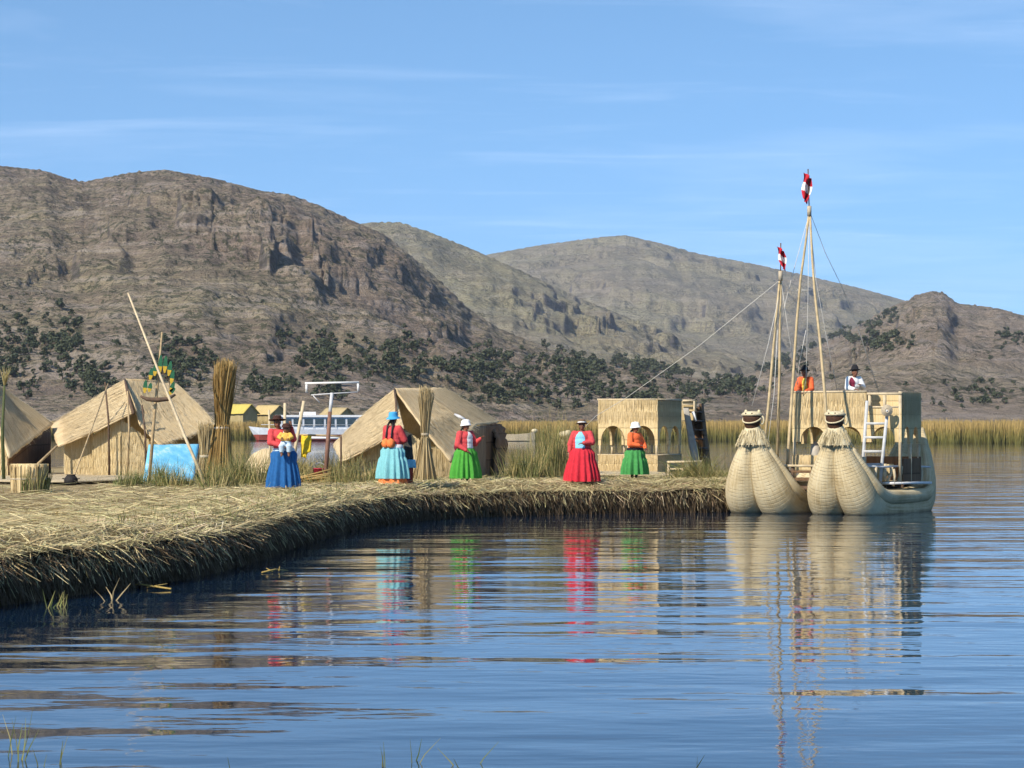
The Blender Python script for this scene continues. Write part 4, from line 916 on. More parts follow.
# ------------------------------------------------------------------ arched reed walls
def arch_wall(mb, a, b, z0, z1, arches, th=.07, zsill=None, n=10):
    """wall from a to b (xy), arched openings (s0, s1, spring, crown) cut right through"""
    a = Vector(a).to_2d(); b = Vector(b).to_2d(); L = (b-a).length; d = (b-a)/L; nr = Vector((d.y, -d.x))
    xs = {0.0, L}
    for s0, s1, sp_, cr in arches:
        for k in range(n+1):
            xs.add(s0+(s1-s0)*(.5-.5*math.cos(math.pi*k/n)))
    xs = sorted(xs)
    def low(s, left):
        for s0, s1, sp_, cr in arches:
            if s0-1e-6 <= s <= s1+1e-6 and not (abs(s-s0) < 1e-6 and left) and not (abs(s-s1) < 1e-6 and not left):
                q = (s-(s0+s1)/2)/((s1-s0)/2); return sp_+(cr-sp_)*math.sqrt(max(0, 1-q*q)), True
        return z0, False
    def vtx(s, z, o):
        p = a+d*s+nr*o; mb.v.append((p.x, p.y, z)); return len(mb.v)-1
    for x0, x1 in zip(xs[:-1], xs[1:]):
        l0, o0 = low(x0, False); l1, o1 = low(x1, True)
        if o0 != o1: l0 = l1 = z0
        f = [vtx(x0, l0, th/2), vtx(x1, l1, th/2), vtx(x1, z1, th/2), vtx(x0, z1, th/2)]; bk = [vtx(x0, l0, -th/2), vtx(x1, l1, -th/2), vtx(x1, z1, -th/2), vtx(x0, z1, -th/2)]
        uv = [(x0, l0), (x1, l1), (x1, z1), (x0, z1)]
        mb.face(f, uv); mb.face(bk[::-1], uv[::-1]); mb.face((f[3], f[2], bk[2], bk[3]), uv); mb.face((f[1], f[0], bk[0], bk[1]), uv)
        if x0 == 0: mb.face((f[0], f[3], bk[3], bk[0]), uv)
        if x1 == L: mb.face((f[2], f[1], bk[1], bk[2]), uv)
    for s0, s1, sp_, cr in arches:
        if sp_ > z0+.01:
            for s in (s0, s1):
                f = [vtx(s, z0, th/2), vtx(s, sp_, th/2), vtx(s, sp_, -th/2), vtx(s, z0, -th/2)]
                mb.face(f if s == s0 else f[::-1], [(0, z0), (0, sp_), (th, sp_), (th, z0)])
    return mb
def frame(o, yaw):
    c, s = math.cos(yaw), math.sin(yaw); o = Vector(o)
    return lambda u, v, z=0.0: Vector((o.x+s*u+c*v, o.y+c*u-s*v, z))      # u: away from the camera, v: to the right

# ---- pavilion on the island
pav = empty('reed_pavilion', P(640, 474, 78).xy.to_3d()+Vector((0, 0, .75)), 'square arched reed pavilion with flat parapet behind the woman in orange', 'pavilion')
Wp, Lp = 1.90, 2.35
T = frame((P(658, 474, 77.4).x-math.cos(R(21))*Wp, 77.4+math.sin(R(21))*Wp), R(21))
zt, zb = 3.0, .70
ar = lambda L, sp_, cr, m=.09, g=.20: [(m, L/2-g/2, sp_, cr), (L/2+g/2, L-m, sp_, cr)]
for nm_, a, b, L in (('front_wall', T(0, 0), T(0, Wp), Wp), ('side_wall', T(.06, Wp-.035), T(Lp-.06, Wp-.035), Lp-.12), ('side_wall', T(Lp-.06, .035), T(.06, .035), Lp-.12), ('rear_wall', T(Lp, Wp), T(Lp, 0), Wp)):
    mb = MB(); arch_wall(mb, a, b, 1.62, zt, ar(L, 1.75, 2.22)); arch_wall(mb, a, b, zb, 1.32, []); o = mb.build(nm_, M['panel'], pav, False)
    for zz0, zz1 in ((zt-.02, 2.64), (2.62, 2.28), (1.31, 1.02), (1.0, .74)):
        q_ = lambda p, z: p.xy.to_3d()+Vector((0, 0, z))
        facing([[q_(a, zz0), q_(b, zz0)], [q_(a, zz1), q_(b, zz1)]], 260, (zz0-zz1)*1.1, M['panelstalk'], o, off=.04, vr=(0, .15), out=((b-a).y, -(b-a).x, 0))
mb = MB(); mb.v += [tuple(T(u, v, z)) for z in (2.42, 2.34) for u, v in ((.05, .05), (.05, Wp-.05), (Lp-.05, Wp-.05), (Lp-.05, .05))]
mb.face((0, 1, 2, 3)); mb.face((7, 6, 5, 4)); [mb.face((k, (k+1) % 4, 4+(k+1) % 4, 4+k)) for k in range(4)]; mb.build('roof_floor', M['paleplank'], pav, False)
for u, v in ((0, .045), (0, Wp/2), (0, Wp-.045), (Lp/2, Wp-.04), (Lp, Wp-.045), (Lp, .045), (Lp/2, .04), (Lp, Wp/2)):
    mb = MB(); mb.tube([T(u, v, 1.30), T(u, v, 1.66)], .038, 7); mb.build('post', M['paleplank'], pav)
for u0, v0, u1, v1 in ((0, 0, 0, Wp), (0, Wp, Lp, Wp), (Lp, 0, Lp, Wp), (0, 0, Lp, 0)):
    mb = MB(); mb.bar(T(u0, v0, zt+.015), T(u1, v1, zt+.015), .09, .05); mb.build('rim', M['paleplank'], pav)
    mb = MB(); mb.bar(T(u0, v0, 1.335), T(u1, v1, 1.335), .08, .035); mb.build('sill', M['paleplank'], pav)
for s_ in (0, 1):
    mb = MB(); z_ = 1.1-.0*s_
# lookout stair behind it: pale side panel, treads in shade, a small reed box on top
st = empty('reed_stair', P(697, 470, 80).xy.to_3d()+Vector((0, 0, .7)), 'narrow stair with grey side board and small reed box, right of the pavilion', 'stair')
S0 = lambda px, py, Y=80.2: P(px, py, Y)
mb = MB(); mb.sheet([[S0(683, 408), S0(688.5, 408)], [S0(693, 470), S0(702, 470)]], 4, 10, .05); mb.build('side_board', simple('grey_board', (.38, .35, .30), .2, 6), st)
for k in range(7):
    z0 = 412+k*9; mb = MB(); mb.bar(S0(691+k*1.4, z0, 80.3), S0(701+k*1.1, z0, 81.0), .16, .05); mb.build('tread', M['darkpole'], st)
mb = MB(); mb.sheet([[S0(700, 404, 81), S0(702.5, 404, 81.4)], [S0(706, 470, 81), S0(711, 470, 81.4)]], 4, 8, .06); mb.build('side_board', M['darkmat'], st)
mb = MB(); mb.sheet([[S0(690, 411, 81.2), S0(700.5, 406, 81.5)], [S0(701, 470, 81.0), S0(709, 470, 81.4)]], 6, 12, .05, 0, .03, .03); mb.build('back_panel', M['darkmat'], st)
mb = MB(); mb.box(S0(689, 410.5, 80.9), (.44, .5, .62)); mb.build('reed_box', M['panel'], st, False)
mb = MB(); mb.bar(S0(681.5, 400.6, 80.6), S0(695, 400.6, 80.6), .06); mb.bar(S0(694.2, 401, 80.55), S0(694.2, 421, 80.55), .06); mb.bar(S0(681.5, 404.5, 80.55), S0(693.2, 404.5, 80.55), .04); mb.build('box_frame', M['paleplank'], st)
mb = MB(); mb.tube([S0(693, 412, 80.0), S0(696, 421, 79.9)], [.05, .03], 6); mb.build('white_cloth', M['white'], st)
bn = empty('white_bench', P(684, 474, 74).xy.to_3d()+Vector((0, 0, .75)), 'small pale wooden bench beside the pavilion, half hidden by the reeds', 'bench')
mb = MB(); mb.bar(P(667, 462, 74), P(702, 461.5, 74), .3, .06); mb.build('seat', M['paleplank'], bn)
for px in (668.5, 683, 700):
    p = P(px, 463, 74); mb = MB(); mb.bar(p, Vector((p.x, p.y, gz(p.x, p.y)+.0)), .07, .07); mb.build('leg', M['paleplank'], bn)
mb = MB(); mb.bar(P(668.5, 469, 74), P(700, 469, 74), .05, .05); mb.build('stretcher', M['paleplank'], bn)

# ------------------------------------------------------------------ the double-hulled reed boat
bo = Vector((8.10, 63.75, 0)); YAW = R(30); B = frame(bo, YAW)
boat = empty('reed_boat', bo, 'double hulled reed boat with animal head prows and two masts moored off the island', 'boat')
PROF = [(-.12, 2.08, .10, .075), (-.12, 1.86, .145, .11), (-.10, 1.60, .225, .175), (-.05, 1.30, .315, .25), (.05, .97, .40, .325), (.18, .66, .47, .385), (.36, .40, .505, .425), (.65, .20, .52, .445), (1.15, .10, .525, .455), (2.6, .08, .525, .46), (3.9, .12, .51, .45), (4.5, .34, .46, .41), (4.9, .76, .39, .345), (5.12, 1.28, .31, .255), (5.24, 1.75, .22, .17), (5.32, 2.12, .13, .09)]
def dense(prof, n=72):
    P_ = np.array(prof); s = np.concatenate([[0], np.cumsum(np.hypot(np.diff(P_[:, 0]), np.diff(P_[:, 1])))]); q = np.linspace(0, s[-1], n)
    out = np.stack([np.interp(q, s, P_[:, k]) for k in range(4)], 1)
    for _ in range(3): out[1:-1] = (out[:-2]+out[1:-1]*2+out[2:])/4
    return out
def make_hull(v0, u0, label):
    D = dense(PROF); h = None
    mb = MB()
    for sg in (-1, 1):
        pts = [B(u+u0, v0+sg*o, z) for u, z, r, o in D]; ph = random.random()*9
        mb.tube(pts, [r*(1+.025*float(perlin(i*.35+ph, ph))) for i, (u, z, r, o) in enumerate(D)], 30)
    h = mb.build('hull', M['hull'], boat); h['label'] = label
    for sg in (-1, 1):                         # gunwale rolls
        mb = MB(); pts = []; rr = []
        for i, (u, z, r, o) in enumerate(D):
            if i < 4: continue
            t0 = Vector((D[min(i+1, len(D)-1)][0]-D[i-1][0], D[min(i+1, len(D)-1)][1]-D[i-1][1])).normalized()
            nu_, nz = t0.y, -t0.x                # inward / upward side of the curve
            if nz < 0 and abs(t0.x) > .5: nu_, nz = -nu_, -nz
            nu_, nz = (-t0.y, t0.x)
            k = .60*r
            pts.append(B(u+u0+nu_*k, v0+sg*(o+r*.76), z+nz*k)); rr.append(.05+.27*r)
        mb.tube(pts, rr, 14); mb.build('gunwale', M['hull'], h)
    # plaited collar and animal head
    mb = MB(); c = B(-.10+u0, v0, 0); Mx = Matrix.Rotation(-YAW, 3, 'Z')
    mb.lathe([(.37, 1.74), (.345, 1.82), (.28, 1.96), (.22, 2.1), (.18, 2.22)], c, 40, 1.06, .90, Mx, wob=lambda a, t: .05*math.sin(a*17+3*math.sin(a*5))*(1-t)+.02*math.sin(a*40)); mb.build('collar', M['panel2'], h)
    n = 800; th = RNG.uniform(0, 6.283, n); zz = RNG.uniform(1.86, 2.14, n); rr = .215+(2.18-zz)*.42
    bb = np.stack([np.cos(th)*rr*1.08, np.sin(th)*rr*.92, zz], 1)+np.array([c.x, c.y, 0])-np.array(bo)
    V, Q = blades_arrays(bb, np.stack([np.cos(th)*.42, np.sin(th)*.40, -np.ones(n)], 1), RNG.uniform(.10, .22, n), RNG.uniform(.012, .022, n), bend=.08, tipw=.6); quads_mesh('collar_fringe', V, Q, M['fringe'], h)
    hc = B(-.14+u0, v0, 2.38); q = .74
    mb = MB(); mb.lathe([(.19*q, -.26), (.23*q, -.16), (.285*q, .0), (.285*q, .10), (.20*q, .16), (.0, .17)], hc, 28, 1.12, .95, Mx); mb.build('head', M['figdark'], h)
    mb = MB(); mb.lathe([(.25*q, .09), (.32*q, .095), (.335*q, .13), (.28*q, .175), (.16*q, .205), (.0, .21)], hc, 28, 1.08, .95, Mx, wob=lambda a, t: .03*math.sin(a*11)+.02*math.sin(a*4)); mb.build('upper_jaw', M['panel2'], h)
    mb = MB(); mb.tube([hc+Mx @ Vector((.325*q*math.cos(R(a)), .285*q*math.sin(R(a)), -.09+.13*min(1.2, (abs(a+90)/90))**2)) for a in range(-200, 21, 10)], .019, 8); mb.build('lower_lip', M['panel2'], h)
    for sg in (-1, 1):
        mb = MB(); e = hc+Mx @ Vector((sg*.18, .02, .19)); mb.ell(e, (.045, .035, .06), 10, 7, Mx); mb.build('ear', M['panel2'], h)
        mb = MB(); e = hc+Mx @ Vector((sg*.085, -.20, .15)); mb.ell(e, (.025, .018, .02), 8, 6, Mx); mb.build('eye', M['eye'], h)
    mb = MB(); e = hc+Mx @ Vector((.265, .02, -.02)); mb.tube([e+Mx @ Vector((.05*math.sin(R(a)), 0, .10*math.cos(R(a)))) for a in range(0, 361, 30)], .022, 7, cap=False); mb.build('side_loop', M['panel2'], h)
    return h
M['panel2'] = simple('pale_reed_binding', (.58, .50, .32), .2, 30)
M['fringe'] = mat_blade('pale_fringe', [(.42, .34, .19), (.56, .47, .28), (.66, .57, .37), (.50, .40, .22)], .8)
make_hull(0, 0, 'nearer hull of tied reed bundles'); make_hull(-2.25, -.02, 'hull against the island')
# deck
def slab(mb, u0, u1, v0, v1, z0, z1, m=0):
    n = len(mb.v); mb.v += [tuple(B(u, v, z)) for z in (z0, z1) for u, v in ((u0, v0), (u0, v1), (u1, v1), (u1, v0))]
    lu, lv = u1-u0, v1-v0; hz = z1-z0
    mb.face((n+3, n+2, n+1, n), [(0, lu), (lv, lu), (lv, 0), (0, 0)], m); mb.face((n+4, n+5, n+6, n+7), [(0, 0), (lv, 0), (lv, lu), (0, lu)], m)
    for k, L in ((0, lv), (1, lu), (2, lv), (3, lu)): mb.face((n+k, n+(k+1) % 4, n+4+(k+1) % 4, n+4+k), [(0, 0), (L, 0), (L, hz), (0, hz)], m)
mb = MB(); slab(mb, .95, 4.7, -2.6, .42, .70, .80); mb.build('deck', M['panel'], boat, False)
for u in (.9, 2.0, 3.2, 4.6):
    mb = MB(); mb.tube([B(u, -2.7, .63), B(u, .5, .63)], .075, 7); mb.build('deck_beam', M['darkpole'], boat)
mb = MB(); mb.bar(B(.86, -3.0, 1.20), B(.86, -.5, 1.20), .09, .06); mb.build('front_rail', M['paleplank'], boat)
mb = MB(); slab(mb, .72, 1.1, -1.7, -.5, .82, .90); slab(mb, .86, 1.15, -1.7, -.5, 1.02, 1.08); mb.build('front_step', M['darkmat'], boat, False)
for v in (-1.6, -1.05, -.6):
    mb = MB(); mb.bar(B(.9, v, .66), B(.9, v, 1.2), .08, .08); mb.build('step_post', M['darkpole'], boat)
# cabin
cabin_u, Wc, Lc = 2.25, 3.02, 1.32
cw0 = min((abs(512+B(cabin_u, v).x/B(cabin_u, v).y*F-793), v) for v in np.linspace(-3.4, 0, 700))[1]
Cn = lambda u, v, z=0.0: B(cabin_u+u, cw0+v, z)
zt = 3.08
cab = MB(); arch_wall(cab, Cn(0, 0), Cn(0, 2.06), 1.80, zt, [(.24, .94, 1.86, 2.2), (1.26, 1.93, 1.86, 2.2)]); arch_wall(cab, Cn(0, 0), Cn(0, 1.26), 1.06, 1.44, [])
cabo = cab.build('cabin_front', M['panel'], boat, False)
for zz0, zz1, vv1 in ((zt-.02, 2.72, 2.04), (2.68, 2.28, 2.04), (1.43, 1.16, 1.25)): facing([[Cn(0, .02, zz0), Cn(0, vv1, zz0)], [Cn(0, .02, zz1), Cn(0, vv1, zz1)]], 420, (zz0-zz1)*1.1, M['panelstalk'], cabo, off=.04, vr=(0, .15))
mb = MB(); arch_wall(mb, Cn(0, 2.07), Cn(0, Wc), 1.80, 2.66, [(.16, .76, 1.86, 2.2)]); mb.build('cabin_front', M['panel'], boat, False)
for nm_, a, b, L, hi in (('cabin_side', Cn(.06, Wc-.035), Cn(Lc-.06, Wc-.035), Lc-.12, zt), ('cabin_side', Cn(Lc-.06, .035), Cn(.06, .035), Lc-.12, zt), ('cabin_rear', Cn(Lc, Wc), Cn(Lc, 0), Wc, zt)):
    mb = MB(); arch_wall(mb, a, b, 1.75, hi, ar(L, 1.82, 2.2, .10, .22)); o = mb.build(nm_, M['panel'], boat, False)
    if nm_ == 'cabin_side': facing([[a.xy.to_3d()+Vector((0, 0, hi)), b.xy.to_3d()+Vector((0, 0, hi))], [a.xy.to_3d()+Vector((0, 0, 2.25)), b.xy.to_3d()+Vector((0, 0, 2.25))]], 300, .42, M['panelstalk'], o, off=.04, vr=(0, .6), out=((b-a).y, -(b-a).x, 0))
mb = MB(); arch_wall(mb, Cn(Lc, Wc), Cn(Lc, 0), .79, 1.42, []); arch_wall(mb, Cn(.1, Wc-.035), Cn(Lc-.06, Wc-.035), .79, 1.38, []); mb.build('low_wall', M['darkmat'], boat, False)
mb = MB(); slab(mb, cabin_u+.05, cabin_u+Lc-.05, cw0+.05, cw0+Wc-.05, 2.30, 2.36); mb.build('upper_deck', M['panel'], boat, False)
for u, v, z1 in ((0, .05, 1.9), (0, 1.1, 1.9), (0, 2.0, 1.9), (0, Wc-.05, 3.1), (Lc, Wc-.06, 1.8), (Lc, .05, 1.8), (Lc/2, Wc-.035, 1.8), (0, 2.14, 3.02), (0, 2.55, 3.0)):
    mb = MB(); mb.tube([Cn(u-.0, v, 0.78 if z1 < 2.9 or v > 2.6 else 2.6), Cn(u, v, z1)], .045, 7); mb.build('cabin_post', M['paleplank'], boat)
mb = MB(); mb.bar(Cn(0, 2.08, 3.04), Cn(0, Wc, 3.04), .09, .06); mb.build('top_rail', M['paleplank'], boat)
mb = MB(); mb.bar(Cn(0, 2.1, 2.70), Cn(0, Wc-.1, 2.70), .07, .05); mb.build('top_rail', M['paleplank'], boat)
mb = MB(); mb.bar(Cn(0, 0, zt+.02), Cn(0, 2.06, zt+.02), .11, .05); mb.build('parapet_rim', M['paleplank'], boat)
# pale bundles standing inside the cabin
for v, h_ in ((.40, 1.02), (.70, 1.10)):
    mb = MB(); mb.lathe([(.02, 0), (.13, .0), (.15, .15), (.14, h_*.7), (.10, h_*.92), (.0, h_)], Cn(.55, v, .79), 14, wob=lambda a, t: .06*math.sin(a*4+t*5)); o = mb.build('sack', simple('grey_sacking', (.42, .39, .34), .15, 12), None); tag(o, 'pale grey sack standing inside the boat cabin, %s of the two' % ('left' if v < .5 else 'right'), 'sack', 'sacks in the boat cabin')
# ladder
l0, l1 = P(861.5, 472, 65.0), P(867, 401, 65.55); r0, r1 = P(880, 472, 64.75), P(887.5, 410, 65.25); l0.z = r0.z = .80
lad = empty('ladder', ((l0+r0)/2), 'grey painted ladder leaning on the boat cabin up to its top deck', 'ladder')
M['ladder'] = simple('grey_ladder', (.50, .51, .50), .15, 8)
for a, b in ((l0, l1), (r0, r1)):
    mb = MB(); mb.bar(a, b, .075, .07); mb.build('rail', M['ladder'], lad)
for py in (423.5, 437.5, 451.5, 464.5):
    q = lambda a, b: a+(b-a)*((a.z-(CAMH-(py-HZ)*a.y/F))/(a.z-b.z))
    mb = MB(); mb.bar(q(l0, l1), q(r0, r1), .06, .06); mb.build('rung', M['ladder'], lad)
cl = P(887, 410.5, 65.05); mb = MB()
for k in range(4): mb.tube([cl+Vector(((.055+.025*k)*math.cos(R(a)), -.03+.015*k, (.06+.025*k)*math.sin(R(a)))) for a in range(0, 361, 24)], .022, 6, cap=False)
tag(mb.build('rope_coil', M['rope']), 'brown coil of rope hung at the top of the ladder', 'rope')
# deck rail and benches on the nearer hull
rp = [P(857, 465.5, 64.2), P(882, 467, 64.6), P(902, 466, 65.5)]
mb = MB(); mb.tube(rp, .03, 6); mb.build('side_rail', M['greymetal'], boat)
mb = MB(); mb.tube([P(909, 467, 66.0), P(921, 466.5, 66.7), P(930, 467, 67.2)], .025, 6); mb.build('side_rail', M['greymetal'], boat)
for x0, y0, x1, y1, Y in ((892, 467, 887, 480, 65.0), (902, 466, 897, 481, 65.4), (910, 467, 908.5, 480, 66.0), (921, 467.5, 919, 482, 66.7), (893.5, 469, 893, 484, 65.0), (876, 467, 872, 483, 64.5)):
    mb = MB(); mb.tube([P(x1, y1+2, Y), P((x0+x1)/2+1.5, (y0+y1)/2, Y), P(x0, y0, Y)], .04, 6); mb.build('rail_post', M['paleplank'], boat)
mb = MB(); mb.bar(P(886, 483.2, 64.95), P(926, 482.6, 66.9), .34, .06); mb.build('side_plank', M['white'], boat)
mb = MB(); mb.box(P(873, 474, 65.3), (.55, .5, .34)); mb.build('bench', M['panel'], boat, False)
mb = MB(); mb.box(P(885, 470, 65.4), (.4, .3, .3)); mb.build('bench', M['panel'], boat, False)
for px, py, hh in ((864, 465, .42), (884.5, 472, .42)):
    mb = MB(); mb.bar(P(px, py, 64.9)-Vector((0, 0, hh/2)), P(px, py, 64.9)+Vector((0, 0, hh/2)), .10, .10); mb.build('bollard', M['paleplank'], boat)
# masts
RED = cloth('flag_red', (.50, .025, .04)); WHT = cloth('flag_white', (.80, .80, .78))
def mast(label, Y, legs, top, pole_to, flag_px, lean):
    m = None
    for k, pts in enumerate(legs):
        q = [P(x, y, Y+dy) for x, y, dy in pts]; rr = list(np.linspace(.042, .026, len(q)))
        mb = MB(); mb.tube(q, rr, 8)
        if m is None: m = mb.build('mast', M['mastw'], boat); m['label'] = label
        else: mb.build('spar', M['mastw'], m)
    mb = MB(); mb.tube([P(top[0], top[1]+4, Y), P(top[0], top[1]-6, Y)], .055, 8); mb.build('lashing', M['rope'], m)
    mb = MB(); mb.tube([P(top[0], top[1]+2, Y), P(pole_to[0], pole_to[1], Y)], .016, 6); mb.build('flagstaff', M['darkpole'], m)
    # limp flag: three bands, folded and hanging from its upper corner
    mb = MB(); nu, nv = 15, 12; x0, y0, x1, y1, wid = flag_px
    for j in range(nv+1):
        for i in range(nu+1):
            u, v = i/nu, j/nv
            px = pole_to[0]+lean*(u**1.1)*(x1-x0)*.9+(v-.5)*wid*(1-.35*u)+.9*math.sin(u*7+v*5); py = y0+(y1-y0)*(u*.82+v*.20)
            mb.v.append(tuple(P(px, py, Y)+Vector((0, .10*math.sin(v*9+u*4)+.05*math.sin(v*17), 0))))
    for j in range(nv):
        for i in range(nu):
            a = j*(nu+1)+i; mb.face((a, a+1, a+nu+2, a+nu+1), None, 1 if 5 <= i < 10 else 0)
    mb.build('flag', [RED, WHT], m)
    return m
M['mastw'] = simple('mast_wood', (.50, .39, .22), .25, 6)
Ya = 65.8
mast('shorter mast of two spars', Ya, [[(763, 462, 0), (769, 400, .05), (775, 330, .1), (780, 276, .1)], [(777, 464, .25), (779.5, 380, .2), (780, 320, .15), (781, 276, .12)]], (780.5, 277), (780.8, 243), (777, 246, 786, 271, 8), .35)
Yb = 66.0
mast('taller mast of two bowed spars', Yb, [[(787, 474, -.4), (789, 440, -.3), (793, 380, -.15), (797, 320, 0), (800.5, 280, 0), (806, 240, 0), (809, 212, 0)], [(829, 452, -1.3), (824.5, 390, -.9), (820, 340, -.6), (814.5, 290, -.2), (812, 255, -.1), (810, 212, 0)]], (809.3, 212), (808, 169), (810, 172, 800, 204, 9), .35)
for pts in ([(780, 280, Ya), (700, 345, 67.5), (626, 398, 69), (596, 416, 71), (566, 446, 73)], [(778, 300, Ya), (768, 345, Ya), (752, 406, 66)], [(781, 280, Ya+.1), (788, 330, Ya+.3), (795, 370, 66.5), (799, 392, 67)], [(807, 222, Yb), (796, 262, Yb), (786, 300, Yb), (781, 330, 66.0)],
            [(811, 215, Yb), (825, 252, 66.5), (843, 289, 67.2), (862, 340, 68.4), (880, 396, 69)], [(811, 230, Yb), (816, 280, Yb), (826, 335, 66.4), (838, 394, 66.9)], [(809, 218, Yb), (808, 300, Yb), (806, 380, 66.3), (803, 396, 66.6)], [(806, 330, Yb), (799, 365, 66.2), (797.5, 395, 66.7)], [(777.5, 330, Ya), (774, 395, Ya), (766, 458, 65.8)], [(797, 290, Yb), (812, 290, Yb)]):
    q = [P(*p) for p in pts]; mb = MB(); mb.tube(q, .008, 5); mb.build('rigging_rope', M['rigging'] if 'rigging' in M else M.setdefault('rigging', simple('pale_rope', (.62, .60, .54), .15, 20)), boat)

# ------------------------------------------------------------------ things on the far water
def far_hut(base_px, Y, gable_px, label, rc, wc, wpx=36, hpx=26):
    b = P(base_px, 448, Y); b.z = .45; r = empty('reed_hut', b, label, 'hut', 'reed huts across the channel')
    s = Y/F; w = wpx*s; L = 4.2; zr = CAMH-(gable_px-HZ)*s; ze = zr-1.55; T_ = frame(b, R(-50))
    rc = mat_reedmat('far_roof_'+str(base_px), tuple(x*.7 for x in rc), rc, tuple(min(1, x*1.2) for x in rc), 0, 16)
    for sg in (-1, 1):
        mb = MB(); mb.sheet([[T_(-.35, w/2, zr), T_(L+.35, w/2, zr)], [T_(-.35, w/2+sg*(w/2+.3), ze), T_(L+.35, w/2+sg*(w/2+.3), ze)]], 10, 6, .08, .05, .05, .04); mb.build('roof_mat', rc, r)
    for u in (0, L):
        mb = MB(); n = len(mb.v); mb.v += [tuple(T_(u, 0, .3)), tuple(T_(u, w, .3)), tuple(T_(u, w, ze+.2)), tuple(T_(u, w/2, zr-.12)), tuple(T_(u, 0, ze+.2))]
        mb.face((0, 1, 2, 3, 4), [(0, 0), (w, 0), (w, 1.5), (w/2, 2.5), (0, 1.5)]); mb.build('gable_wall', wc, r, False)
    for v in (0, w):
        mb = MB(); mb.v += [tuple(T_(0, v, .3)), tuple(T_(L, v, .3)), tuple(T_(L, v, ze+.2)), tuple(T_(0, v, ze+.2))]; mb.face((0, 1, 2, 3), [(0, 0), (L, 0), (L, 1.5), (0, 1.5)]); mb.build('side_wall', wc, r, False)
    mb = MB(); mb.box(T_(-.03, w*.55, .3+.85), (.7, .06, 1.7), Matrix.Rotation(R(50), 3, 'Z')); mb.build('door', M['black'], r, False)
mb = MB(); mb.lathe([(13.0, -.4), (12.6, .3), (11.6, .5), (.0, .55)], P(238, 446, 402), 40, 1.05, .55, wob=lambda a, t: .05*math.sin(a*5)+.03*math.sin(a*13)); tag(mb.build('far_island_ground', M['ground']), kind='structure')
M['farwall'] = mat_reedmat('far_wall', (.26, .20, .08), (.38, .30, .14), (.46, .37, .2), 0, 12)
far_hut(243, 400, 404, 'small yellow roofed hut across the channel just right of the tall sheaf', (.52, .42, .10), M['farwall'], 20)
far_hut(270, 404, 405, 'small tan hut across the channel above the bow of the white motor launch', (.50, .38, .17), M['farwall'], 24)
far_hut(338, 420, 407.5, 'distant tan hut roof showing above the white motor launch', (.42, .33, .17), M['farwall'], 24)
# white motor launch
Yl = 360.0; sl = Yl/F; lx = P(250, 448, Yl); ml = empty('motor_launch', Vector((lx.x, Yl, 0)), 'white motor launch with a row of cabin windows lying beyond the island', 'motorboat')
Ln = 16.5
def LP(u, v, z): return Vector((lx.x+u*.985+v*.17, Yl+u*.17-v*.985, z))
mb = MB(); st_ = [(-.2, .05, 2.05), (1.2, .75, 1.9), (3.5, 1.35, 1.75), (8, 1.5, 1.65), (13, 1.5, 1.65), (Ln, 1.35, 1.7)]
ring = []
for u, hw, zs in st_:
    k0 = len(mb.v)
    for v, z in ((hw, zs), (hw*.95, .9), (hw*.7, .1), (0, -.3), (-hw*.7, .1), (-hw*.95, .9), (-hw, zs)): mb.v.append(tuple(LP(u+(2.05-z)*.55 if u < 1 else u, v, z)))
    ring.append(k0)
for a, b in zip(ring[:-1], ring[1:]):
    for k in range(6): mb.face((a+k, a+k+1, b+k+1, b+k), None, 1 if k in (1, 2, 3, 4) else 0)
    mb.face((a+6, a, b, b+6), None, 0)
mb.face([ring[-1]+k for k in range(7)], None, 0); mb.face([ring[0]+k for k in range(7)][::-1], None, 0)
M['launchwhite'] = simple('launch_paint', (.60, .63, .66), .12, 2, .4)
mb.build('hull', [M['launchwhite'], M['redpaint']], ml, False)
mb = MB()
def lbox(mb, u0, u1, hw, z0, z1):
    n = len(mb.v); mb.v += [tuple(LP(u, v, z)) for z in (z0, z1) for u, v in ((u0, hw), (u1, hw), (u1, -hw), (u0, -hw))]
    mb.face((n+3, n+2, n+1, n)); mb.face((n+4, n+5, n+6, n+7)); [mb.face((n+k, n+(k+1) % 4, n+4+(k+1) % 4, n+4+k)) for k in range(4)]
lbox(mb, 4.0, 15.4, 1.15, 1.6, 3.35); mb.build('cabin', M['launchwhite'], ml, False)
mb = MB(); lbox(mb, 3.6, 15.9, 1.4, 3.35, 3.65); mb.build('roof', M['white'], ml, False)
mb = MB(); lbox(mb, 7.0, 9.2, .8, 3.65, 4.1); mb.build('roof_box', M['white'], ml, False)
for k in range(7):
    u0 = 4.5+k*1.52; mb = MB(); lbox(mb, u0, u0+1.22, 1.19, 2.05, 3.15); mb.build('window', M['glass'], ml, False)
mb = MB(); [mb.tube([LP(u, 1.35, 1.65), LP(u, 1.35, 2.25)], .04, 5) for u in np.arange(4, 15.5, 1.6)]; mb.tube([LP(1.5, .9, 2.3), LP(8, 1.4, 2.25), LP(15.5, 1.35, 2.25)], .045, 5); mb.build('handrail', M['greymetal'], ml)
mb = MB(); mb.bar(P(305, 437.5, 300), P(348, 438.2, 300), 1.2, .25); [mb.bar(P(x, 438, 300), P(x, 447, 300), .2) for x in (308, 327, 346)]; tag(mb.build('jetty', M['white']), 'pale low landing stage in front of the white motor launch', 'jetty')
